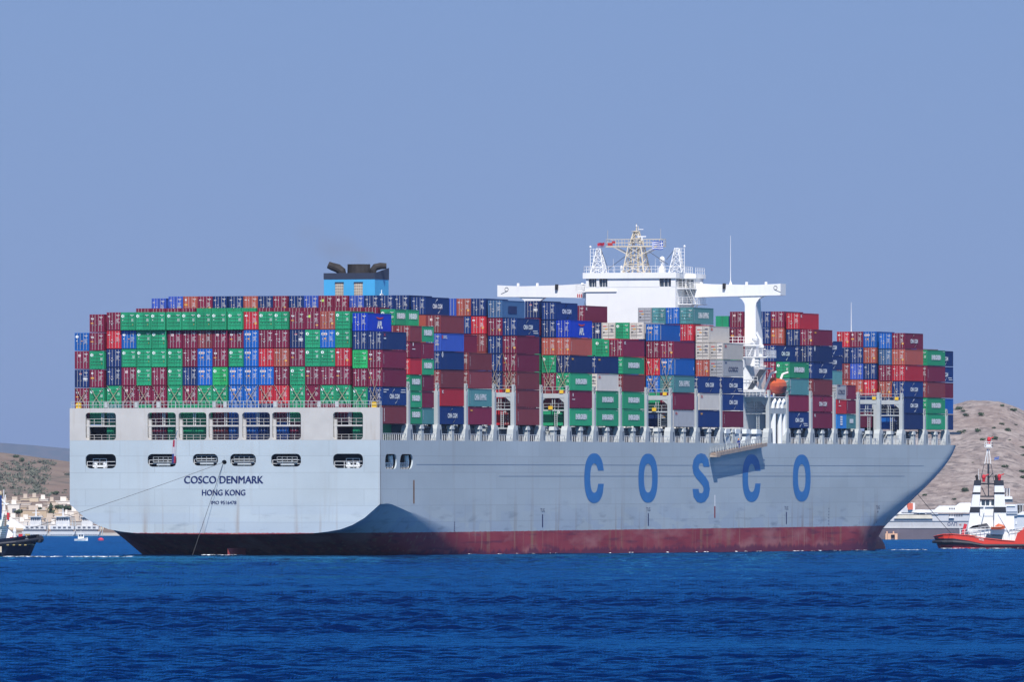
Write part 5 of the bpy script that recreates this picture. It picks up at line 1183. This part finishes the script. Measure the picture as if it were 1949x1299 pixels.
def shipbox(name, lab, d, boxes, cat='ship'):
    pts = boxes[0]; X0_ = at(pts[0], 0, d).x; e = empty(name, (X0_, d, 0)); tag(e, lab, cat)
    for x0, x1, y0, y1, mt, nm_, dz in boxes:
        k = d / FPX; m = MB(); a, b_ = (x0 - pts[0]) * k, (x1 - pts[0]) * k; z0, z1 = CAMH + (HOR - y1) * k, CAMH + (HOR - y0) * k
        s_ = min(1.2, (b_ - a) * .12) if nm_ in ('deck_house', 'upper_deck') else 0
        m.hexa([(a, dz, z0), (b_, dz, z0), (b_, dz + 8, z0), (a, dz + 8, z0)], [(a + s_, dz, z1), (b_ - s_ * .3, dz, z1), (b_ - s_ * .3, dz + 8, z1), (a + s_, dz + 8, z1)]); m.build(nm_, mt, e)
    return e
lg = M('ship_pale_grey', (.52, .54, .57), .6, var=.05)
shipbox('passenger_ship', 'white passenger ship with stepped decks lying behind the floating dock', 3300, [
    (1600, 1905, 979, 995, lg, 'hull', 0), (1700, 1786, 977, 979.5, white, 'upper_deck', -.4), (1735, 1905, 971, 976.5, white, 'upper_deck', -.6), (1780, 1905, 963.5, 971, white, 'deck_house', -.2), (1702, 1775, 981, 988, M('cream_deck', (.64, .60, .50)), 'deck_house', -.6),
    (1820, 1905, 958, 964, white, 'deck_house', 1), (1690, 1729, 967, 979, lg, 'upper_deck', 1), (1806, 1816, 984, 987, white, 'lifeboat_cover', -1.2), (1745, 1760, 973.8, 977, white, 'upper_deck', -1.0)] +
    [(1806 + 3.2 * j, 1808 + 3.2 * j, 967.5, 970.5, shut, 'window', -.35) for j in range(4)] + [(1806 + 4.6 * j, 1809 + 4.6 * j, 979.3, 983, shut, 'window', -.15) for j in range(6)] + [(1739 + 12 * j, 1749 + 12 * j, 978.2, 980.3, shut, 'window', -.5) for j in range(3)] + [(1716, 1750, 976.2, 977.1, shut, 'window', -.5)])
o_ = shipbox('passenger_ship', 'red-orange funnel top of a laid-up ship beyond the container ship bow', 3400, [(1722, 1742, 958, 990, white, 'hull', 2), (1727, 1737.5, 958.5, 971, M('orange_funnel', (.62, .14, .08), .6), 'funnel', -.5), (1729, 1734, 956, 958.5, M('grey_funnel_top', (.2, .2, .22), .6), 'funnel_top', 1)])
shipbox('ferry', 'grey-white ferry with a lattice mast behind the red tug', 2500, [
    (1903, 2010, 978, 1046, lg, 'hull', 0), (1909, 1937, 962, 978.5, lg, 'deck_house', -.2), (1911, 1928, 951, 957, M('grey_wheelhouse_glass', (.12, .14, .17), .4), 'wheelhouse', .4), (1909, 1927, 946, 951, white, 'upper_deck', .1), (1936, 2010, 975, 981, white, 'upper_deck', -.4), (1930, 2010, 960, 962, lg, 'upper_deck', 1)] +
    [(1919 + 4.6 * j, 1921 + 4.6 * j, 994, 999, white, 'window', -.15) for j in range(4)] + [(1916, 1936, 974 + 4 * j, 975.2 + 4 * j, M('ferry_lines', (.30, .33, .38)), 'stripe', -.35) for j in range(3)] +
    [(1912 + 5 * j, 1912.8 + 5 * j, 930, 947, white, 'mast', 2) for j in range(3)] + [(1940 + 3 * j, 1940.7 + 3 * j, 961, 1010, lg, 'crane_leg', 1) for j in range(3)] + [(1914, 1932, 961, 964.5, white, 'lifebuoy_rail', -.4)], 'ferry')

# ------------------------------------------------------------------ tugs
tred = M('tug_red', (.62, .045, .022), .4, var=.06, streak=.12); tblk = M('tug_black', (.022, .026, .038), .6, var=.1); tlow = M('tug_low_red', (.42, .022, .035), .5, var=.1)
tdk = M('tug_green_deck', (.08, .12, .10), .7)
def tug_hull(stns, sheer, bands, beam):
    """stns: (x, half-beam factor at deck, at water); bands: list of (fraction list) -> separate strips"""
    out = []
    for bi in range(len(bands[0]) - 1):
        m = MB()
        for s in (-1, 1):
            P = []
            for (x, fd, fw_, rk), top, bd in zip(stns, sheer, bands):
                row = []
                for z in (bd[bi], bd[bi + 1]):
                    u = (z + .8) / (top + .8); row.append((x + rk * (1 - u), s * beam * (fw_ + (fd - fw_) * min(1, u * 1.3)), z))
                P.append(row)
            for a, b_ in zip(P[:-1], P[1:]): m.add([a[0], b_[0], b_[1], a[1]], [(0, 1, 2, 3) if s < 0 else (3, 2, 1, 0)])
        out.append(m)
    return out
TX = 2321; tb = empty('tugboat', (at(1777, 0, TX).x, TX, 0)); tag(tb, 'red and black tugboat with white twin funnels and a tall white mast', 'tugboat')
stns = [(0.0, .02, .02, 1.3), (.12, .42, .3, 1.2), (.6, .72, .55, 1.1), (1.6, .9, .75, .8), (3.5, 1, .9, 0), (6.5, 1, .95, 0), (9.2, 1, .97, 0), (12.5, 1, .97, 0), (15.0, 1, .96, 0), (15.5, 1, .96, 0), (17, 1, .95, 0), (21, .95, .85, 0), (25, .75, .6, -1), (28, .4, .25, -1.4), (29.5, .02, .02, -1.6)]
sheer = [2.35, 2.4, 2.55, 2.75, 2.8, 2.55, 2.05, 1.7, 1.5, 3.0, 4.0, 4.4, 4.8, 5.2, 5.5]
bands = [(-.8, .5 + (0 if i > 4 else 0), 1.05 if s_[0] < 9 else .75, 2.0 if s_[0] < 6 else (1.55 if s_[0] < 9 else .95), sh) for i, (s_, sh) in enumerate(zip(stns, sheer))]
for m, mt, nm_ in zip(tug_hull(stns, sheer, [(b_[0], b_[2] - .25, b_[3], b_[4]) for b_ in bands], 4.7), (tlow, tblk, tred), ('lower_hull', 'fender', 'bulwark')): m.build(nm_, mt, tb)
ff = MB(); ff.tube([(s_[0] - .05, -4.7 * s_[1] - .12, (b_[2] + b_[3]) / 2 - .15) for s_, b_ in zip(stns, bands)], [.28 if s_[0] < 9 else .16 for s_ in stns], n=8); ff.build('fender', tblk, tb)
MB().tube([(s_[0] - .02, -4.7 * s_[1] - .05, sh) for s_, sh in zip(stns[:9], sheer)], .09, n=6).build('gunwale', tred, tb)
dkm = MB(); dkm.loft([[(s_[0] + .3, -4.6 * s_[1], 1.25), (s_[0] + .3, 4.6 * s_[1], 1.25), (s_[0] + .3, 4.6 * s_[1], 1.3), (s_[0] + .3, -4.6 * s_[1], 1.3)] for s_ in stns[1:-1]]); dkm.build('deck', tdk, tb)
m = MB(); m.box(6.6, 16.5, -3.2, 3.2, 1.3, 3.6); m.box(8.0, 16.8, -3.4, 3.4, 3.6, 3.8); m.box(7.8, 15, -2.2, 2.2, 3.8, 6.2); m.box(8.4, 13.6, -2.6, 2.6, 7.9, 8.1); m.build('deck_house', white, tb)
lw = MB(); lw.hexa([(9.4, -3.26, 1.7), (12.6, -3.26, 1.5), (12.6, -3.2, 1.5), (9.4, -3.2, 1.7)], [(9.8, -3.26, 2.8), (12.9, -3.26, 2.7), (12.9, -3.2, 2.7), (9.8, -3.2, 2.8)]); lw.build('window', glass, tb)
lw = MB(); [lw.box(13.0 + .36 * j, 13.2 + .36 * j, -3.4, -3.2, 1.5, 2.75) for j in range(5)]; lw.build('stair_rail', white, tb)
m = MB(); m.box(8.6, 13.2, -2.3, 2.3, 6.2, 9.0); wh = m.build('wheelhouse', white, tb)
for x in (8.9, 9.7, 10.7, 11.6): MB().box(x, x + .65, -2.36, -2.3, 8.2, 9.1).build('window', glass, wh)
MB().box(8.5, 13.3, -2.5, 2.5, 9.1, 9.35).box(8.6, 13, -2.4, 2.4, 9.75, 10.0).build('wheelhouse_roof', tblk, tb)
def funnel_leg(xa, xb, xc, xd, y0, y1):
    """slanted funnel with black bands: bottom xa..xb, top xc..xd"""
    lv_ = [(3.4, 0), (6.85, 0), (7.9, 1), (10.3, 0), (10.65, 1), (11.95, 0), (12.9, 1)]; m = MB(); L_ = lambda z: ((xa + (xc - xa) * (z - 3.4) / 9.5), (xb + (xd - xb) * (z - 3.4) / 9.5))
    for (z0, _), (z1, k) in zip(lv_[:-1], lv_[1:]):
        a, b_ = L_(z0), L_(z1); g_ = .06 if k else 0
        m.hexa([(a[0] - g_, y0 - g_, z0), (a[1] + g_, y0 - g_, z0), (a[1] + g_, y1, z0), (a[0] - g_, y1, z0)], [(b_[0] - g_, y0 - g_, z1), (b_[1] + g_, y0 - g_, z1), (b_[1] + g_, y1, z1), (b_[0] - g_, y1, z1)], k)
    return m
f1 = funnel_leg(6.2, 8.2, 7.6, 8.75, -3.3, -1.6).build('funnel', [white, tblk], tb); f2 = funnel_leg(11.2, 13.7, 11.3, 12.9, -3.3, -1.6).build('funnel', [white, tblk], tb)
for x, o in ((8.1, f1), (11.7, f2)): MB().tube([(x, -2.4, 12.8), (x, -2.4, 13.5), (x - .3, -2.4, 13.8)], [.3, .32, .3]).build('exhaust', soot, o)
m = MB(); m.bar((8.7, -2.2, 12.9), (9.4, -1.5, 15.9), .12); m.bar((11.2, -2.2, 12.9), (10.7, -1.5, 15.9), .12); m.bar((10.2, -1.5, 12), (10.2, -1.5, 16), .36); m.bar((9.4, -1.5, 15.9), (10.7, -1.5, 15.9), .14); m.bar((9.1, -1.8, 13.6), (11.1, -1.8, 13.6), .1); m.bar((10.2, -1.5, 13.2), (11.1, -1.5, 14.3), .14); m.box(8.8, 11.4, -2.2, -1.6, 12.1, 12.35); m.bar((8.9, -2.2, 11.6), (9.7, -2.2, 9.9), .15); m.bar((10.2, -2, 12), (10.2, -2, 9.8), .2); m.build('lower_mast', tblk, tb)
m = MB(); m.bar((9.5, -1.5, 15.9), (10.0, -1.5, 18.7), .13); m.bar((10.65, -1.5, 15.9), (10.35, -1.5, 18.7), .13); m.bar((10.1, -.9, 15.9), (10.1, -1.5, 18.8), .16); m.box(9.6, 10.9, -2, -1, 19.0, 19.15); m.rail([(9.5, -2, 19.1), (11.0, -2, 19.1), (11.0, -1, 19.1)], 1.0, 0, 2, .4, .07); m.box(9.75, 10.7, -2, -1.4, 19.1, 19.7); m.build('upper_mast', white, tb)
def monitor(x, y, z, s=1): return MB().tube([(x, y, z), (x, y, z + .55 * s)], .22 * s).lathe([(.02, 0), (.34, .1), (.38, .4), (.3, .75), (.02, .9)], (x, y, z + .4 * s), 10).tube([(x, y, z + .85 * s), (x + .75 * s, y, z + 1.15 * s)], [.12 * s, .08 * s])
mr_ = M('monitor_red', (.55, .025, .035), .4)
for x, y, z, s in ((10.3, -1.5, 19.7, 1.1), (9.3, -2.4, 12.6, 1.2), (12.2, -2.4, 12.7, 1.2)): monitor(x, y, z, s).build('fire_monitor', mr_, tb)
m = MB(); m.hexa([(6.3, -3.3, 3.75), (10.6, -3.3, 3.9), (10.6, -2.4, 3.9), (6.3, -2.4, 3.75)], [(7.2, -3.3, 4.35), (9.8, -3.3, 4.85), (9.8, -2.4, 4.85), (7.2, -2.4, 4.35)]); m.build('canvas_cover', M('grey_canvas', (.07, .07, .08), .8), tb)
m = MB(); m.loft([[(x, -3.9 - .55 * w_, z), (x, -3.9 + .55 * w_, z), (x, -3.9 + .3 * w_, z - .5), (x, -3.9 - .3 * w_, z - .5)] for x, w_, z in ((10.6, .4, 4.2), (11.1, 1, 4.15), (12.4, 1, 4.15), (13.2, .3, 4.35))]); m.loft([[(x, -3.9 - .4 * w_, z), (x, -3.9, z + .6 * w_), (x, -3.9 + .4 * w_, z)] for x, w_, z in ((11.4, .3, 4.2), (12.0, 1, 4.2), (13, .4, 4.25))]); m.build('rescue_boat', orange, tb)
m = MB(); m.bar((5.4, -2.8, 2.8), (5.9, -2.8, 4.7), .6); m.build('deck_locker', mr_, tb); m = MB(); m.tube([(6.3, -2.6, 2.2), (7.9, -2.6, 2.3)], .75, n=12); m.build('towing_winch', M('winch_grey', (.25, .23, .22), .7), tb)
m = MB(); m.rail([(4.9, -3.9, 2.6), (11, -3.9, 3.4)], 1.0, 0, 2, .8, .07); m.bar((12.0, -3.3, 6.6), (14.2, -3.4, 2.9), .22); m.bar((4.8, -3.9, 2.4), (4.8, -3.9, 4.0), .09); m.rail([(14.0, -3.6, 2.8), (17, -3.6, 3.2)], 1.0, 0, 2, .6, .07); m.tube([(8.3, -2.8, 13), (8.3, -2.8, 15)], .04); m.bar((8.6, -3.3, 4.6), (9.4, -3.3, 7.9), .25); m.build('railing', white, tb)
vs, fs = text_fill('ΑΠΟΛΛΩΝ', .01); MB().add([(7.6 + 1.6 * u, -4.80, 2.18 - .36 * u + .28 * v) for u, v in vs], fs).build('lettering', white, tb)
vs, fs = text_fill('ΠΕΙΡΑΙΑΣ', .01); MB().add([(8.3 + .95 * u, -4.80, 1.72 - .2 * u + .22 * v) for u, v in vs], fs).build('lettering', white, tb)
flag('flag', 'small dark blue flag flying from the red tug mast', .9, .55, 6, 4, lambda i, j: 0 if j % 2 else 1, [M('flag_pale', (.3, .34, .45), .8), fbl], Matrix.Translation((at(1777, 0, TX).x + 11.3, TX - 1.5, 17.1)), .08, -.3)

LX = 1874; lt = empty('tugboat', (at(0, 0, LX).x, LX, 0)); tag(lt, 'dark navy tugboat bow with a white deckhouse at the left edge', 'tugboat')
tnv = M('tug_navy', (.010, .014, .030), .45, var=.15, streak=.15); 
st2 = [(-24, .9, .8, 0), (-10, 1, .95, 0), (-4, 1, .9, 0), (0, .98, .8, 0), (2.5, .85, .5, -.6), (4.3, .6, .2, -1.2), (5.4, .3, .06, -1.6), (6.0, .02, .01, -1.8)]
sh2 = [2.0, 2.1, 2.4, 2.75, 3.0, 3.25, 3.4, 3.4]
for m, mt, nm_ in zip(tug_hull(st2, sh2, [(-.8, s_) for s_ in sh2], 5.0), (tnv,), ('hull',)): m.build(nm_, mt, lt)
MB().tube([(s_[0], -5.0 * s_[1] - .1, sh - .75) for s_, sh in zip(st2, sh2)], .22, n=8).tube([(5.75, -.9, 2.7), (6.05, 0, 2.7), (5.75, .9, 2.7)], [.55, .6, .55], n=10).build('fender', tblk, lt)
MB().loft([[(s_[0] - .1, -4.9 * s_[1], 1.8), (s_[0] - .1, 4.9 * s_[1], 1.8), (s_[0] - .1, 4.9 * s_[1], 1.9), (s_[0] - .1, -4.9 * s_[1], 1.9)] for s_ in st2[:-1]]).build('deck', tdk, lt)
m = MB(); m.hexa([(-9, -3.2, 1.9), (3.7, -2.0, 1.9), (3.7, 2.0, 1.9), (-9, 3.2, 1.9)], [(-9, -3, 4.6), (1.0, -1.9, 4.6), (1.0, 1.9, 4.6), (-9, 3, 4.6)]); m.hexa([(.9, -2, 4.5), (3.9, -1.8, 4.4), (3.9, 1.8, 4.4), (.9, 2, 4.5)], [(1.4, -1.6, 6.0), (2.2, -1.6, 5.6), (2.2, 1.6, 5.6), (1.4, 1.6, 6.0)]); m.box(-9, .6, -2.4, 2.4, 4.6, 6.6)
m.bar((.6, -2, 6.2), (.9, -2, 9.4), .12); m.tube([(.65, -2, 7), (.65, -2, 10.2)], .05); m.box(-.2, 1.4, -2, -1.6, 8.0, 8.15); m.bar((.2, -2, 8.9), (1.1, -2, 7.9), .2); m.build('deck_house', white, lt)
MB().box(-7, .35, -2.7, -1.2, 6.0, 9.3).build('funnel', M('tug_funnel_blue', (.008, .04, .16), .5), lt)
m = MB(); [m.box(-.2 + .07 * k, .75 + .07 * k, -3.3, -3.0, 2.3 + .33 * k, 2.36 + .33 * k) for k in range(13)]; m.bar((-.2, -3.3, 2.2), (.8, -3.3, 6.5), .07); m.build('stairs', M('stair_green', (.05, .10, .07), .7), lt)
m = MB(); monitor(1.3, -1.6, 6.0, .9); m.box(1.1, 1.5, -1.9, -1.7, 5.6, 6.7); m.box(2.9, 3.5, -2.5, -2.1, 2.7, 3.5); m.box(1.6, 2.1, -2.6, -2.3, 2.5, 3.0); m.box(2.55, 2.8, -2.5, -2.2, 2.5, 2.9); m.build('red_box', mr_, lt)
MB().tube([(2.3, -2.6, 1.9), (2.3, -2.6, 3.8)], .22).lathe([(.02, 0), (.28, .1), (.2, .5), (.02, .7)], (2.3, -2.6, 3.7), 8).build('ventilator', white, lt)
MB().lathe([(.02, 0), (.42, .15), (.42, .5), (.02, .7)], (.0, -2, 9.3), 10).build('lamp', M('tan_dome', (.5, .4, .25), .6), lt)
MB().box(3.9, 4.6, -2.2, -1.5, 2.9, 3.5).build('deck_locker', M('dull_yellow', (.35, .27, .10), .7), lt)
for t, z in (('ΑΘΗΝΑ', 2.95), ('ΠΕΙΡΑΙΑΣ', 2.5)):
    vs, fs = text_fill(t, .02); MB().add([(4.05 + .8 * u - .12 * (3 - z), -5.0 * (.64 - .36 * u) - .12, z + .3 * v + .12 * u) for u, v in vs], fs).build('lettering', white, lt)
for x in (1.2, 2.1, 3.0, 3.8): MB().box(x, x + .35, -5.0 * .98 - .12 + (x - 1.2) * .45, -4.6 + (x - 1.2) * .45, 1.75, 1.9).build('hull_marking', M('dull_yellow', (.35, .27, .10), .7), lt)
MB().box(.2, .45, -5.2, -4.8, .7, 1.6).build('draught_board', M('cream_board', (.6, .5, .35), .6), lt)

# towing lines
def sag(p, q_, s, n=14): return [p.lerp(q_, k / n) - Vector((0, 0, s * 4 * (k / n) * (1 - k / n))) for k in range(n + 1)]
rope = M('tow_rope', (.10, .095, .09), .8)
ch = SHIP @ Vector((-.08, -.2, 14.6))
tag(MB().tube(sag(ch, Vector((at(52, 0, LX).x, LX, 4.2)), .25), .032, n=6).build('towing_line', rope), 'taut thin towing line running from the stern chock left to the dark tug', 'towing line')
tag(MB().tube(sag(ch, SHIP @ Vector((-4.2, -3.5, -.3)), .05), .030, n=6).build('towing_line', rope), 'thin line dropping steeply from the stern chock towards the water', 'towing line')
tag(MB().tube(sag(at(1747, 942, 2262), at(1813, 1019, 2321), .12), .05, n=6).build('towing_line', rope), 'dark towing line running from the ship bow down to the red tug', 'towing line')

# gulls
gm = M('gull_feathers', (.35, .36, .40), .8)
def gull(px, py, d, rz, bank, lab):
    m = MB(); m.tube([(0, -.22, 0), (0, -.1, .01), (0, .1, .02), (0, .22, .03), (0, .27, .02)], [.02, .06, .07, .045, .012], n=8)
    for s in (-1, 1): m.add([(s * .04, .08, .02), (s * .3, .13, .14), (s * .68, -.05, .10), (s * .3, -.02, .13), (s * .04, -.10, .01)], [(0, 1, 3, 4), (1, 2, 3)])
    m.add([(-.06, -.36, .0), (.06, -.36, .0), (.03, -.2, 0), (-.03, -.2, 0)], [(0, 1, 2, 3)])
    tag(m.build('gull', gm, mat=Matrix.Translation(at(px, py, d)) @ Matrix.Rotation(R(rz), 4, 'Z') @ Matrix.Rotation(R(bank), 4, 'Y')), lab, 'bird')
gull(1727, 220, 4600, 10, 80, 'tiny gull banking high in the sky right of the ship')
gull(1773, 211, 4200, 30, -40, 'faint gull highest in the sky at the right')
gull(1770, 310, 4200, 20, -35, 'tiny dark gull gliding below the two higher gulls')

# haze over the strait
hz = bpy.data.materials.new('haze_air'); hz.use_nodes = True; nt = hz.node_tree; N = nt.nodes; L = nt.links; N.clear()
ou = nd('ShaderNodeOutputMaterial'); pv = nd('ShaderNodeVolumePrincipled'); pv.inputs['Color'].default_value = (.50, .66, 1.0, 1); pv.inputs['Density'].default_value = 2.0e-5; pv.inputs['Anisotropy'].default_value = .1
L.new(pv.outputs[0], ou.inputs['Volume'])
HAZE = True
if HAZE: tag(MB().box(-9000, 9000, -400, 46000, -20, 330).build('haze', hz), 'thin blue haze over the water and the far hills', 'haze', kind='stuff')
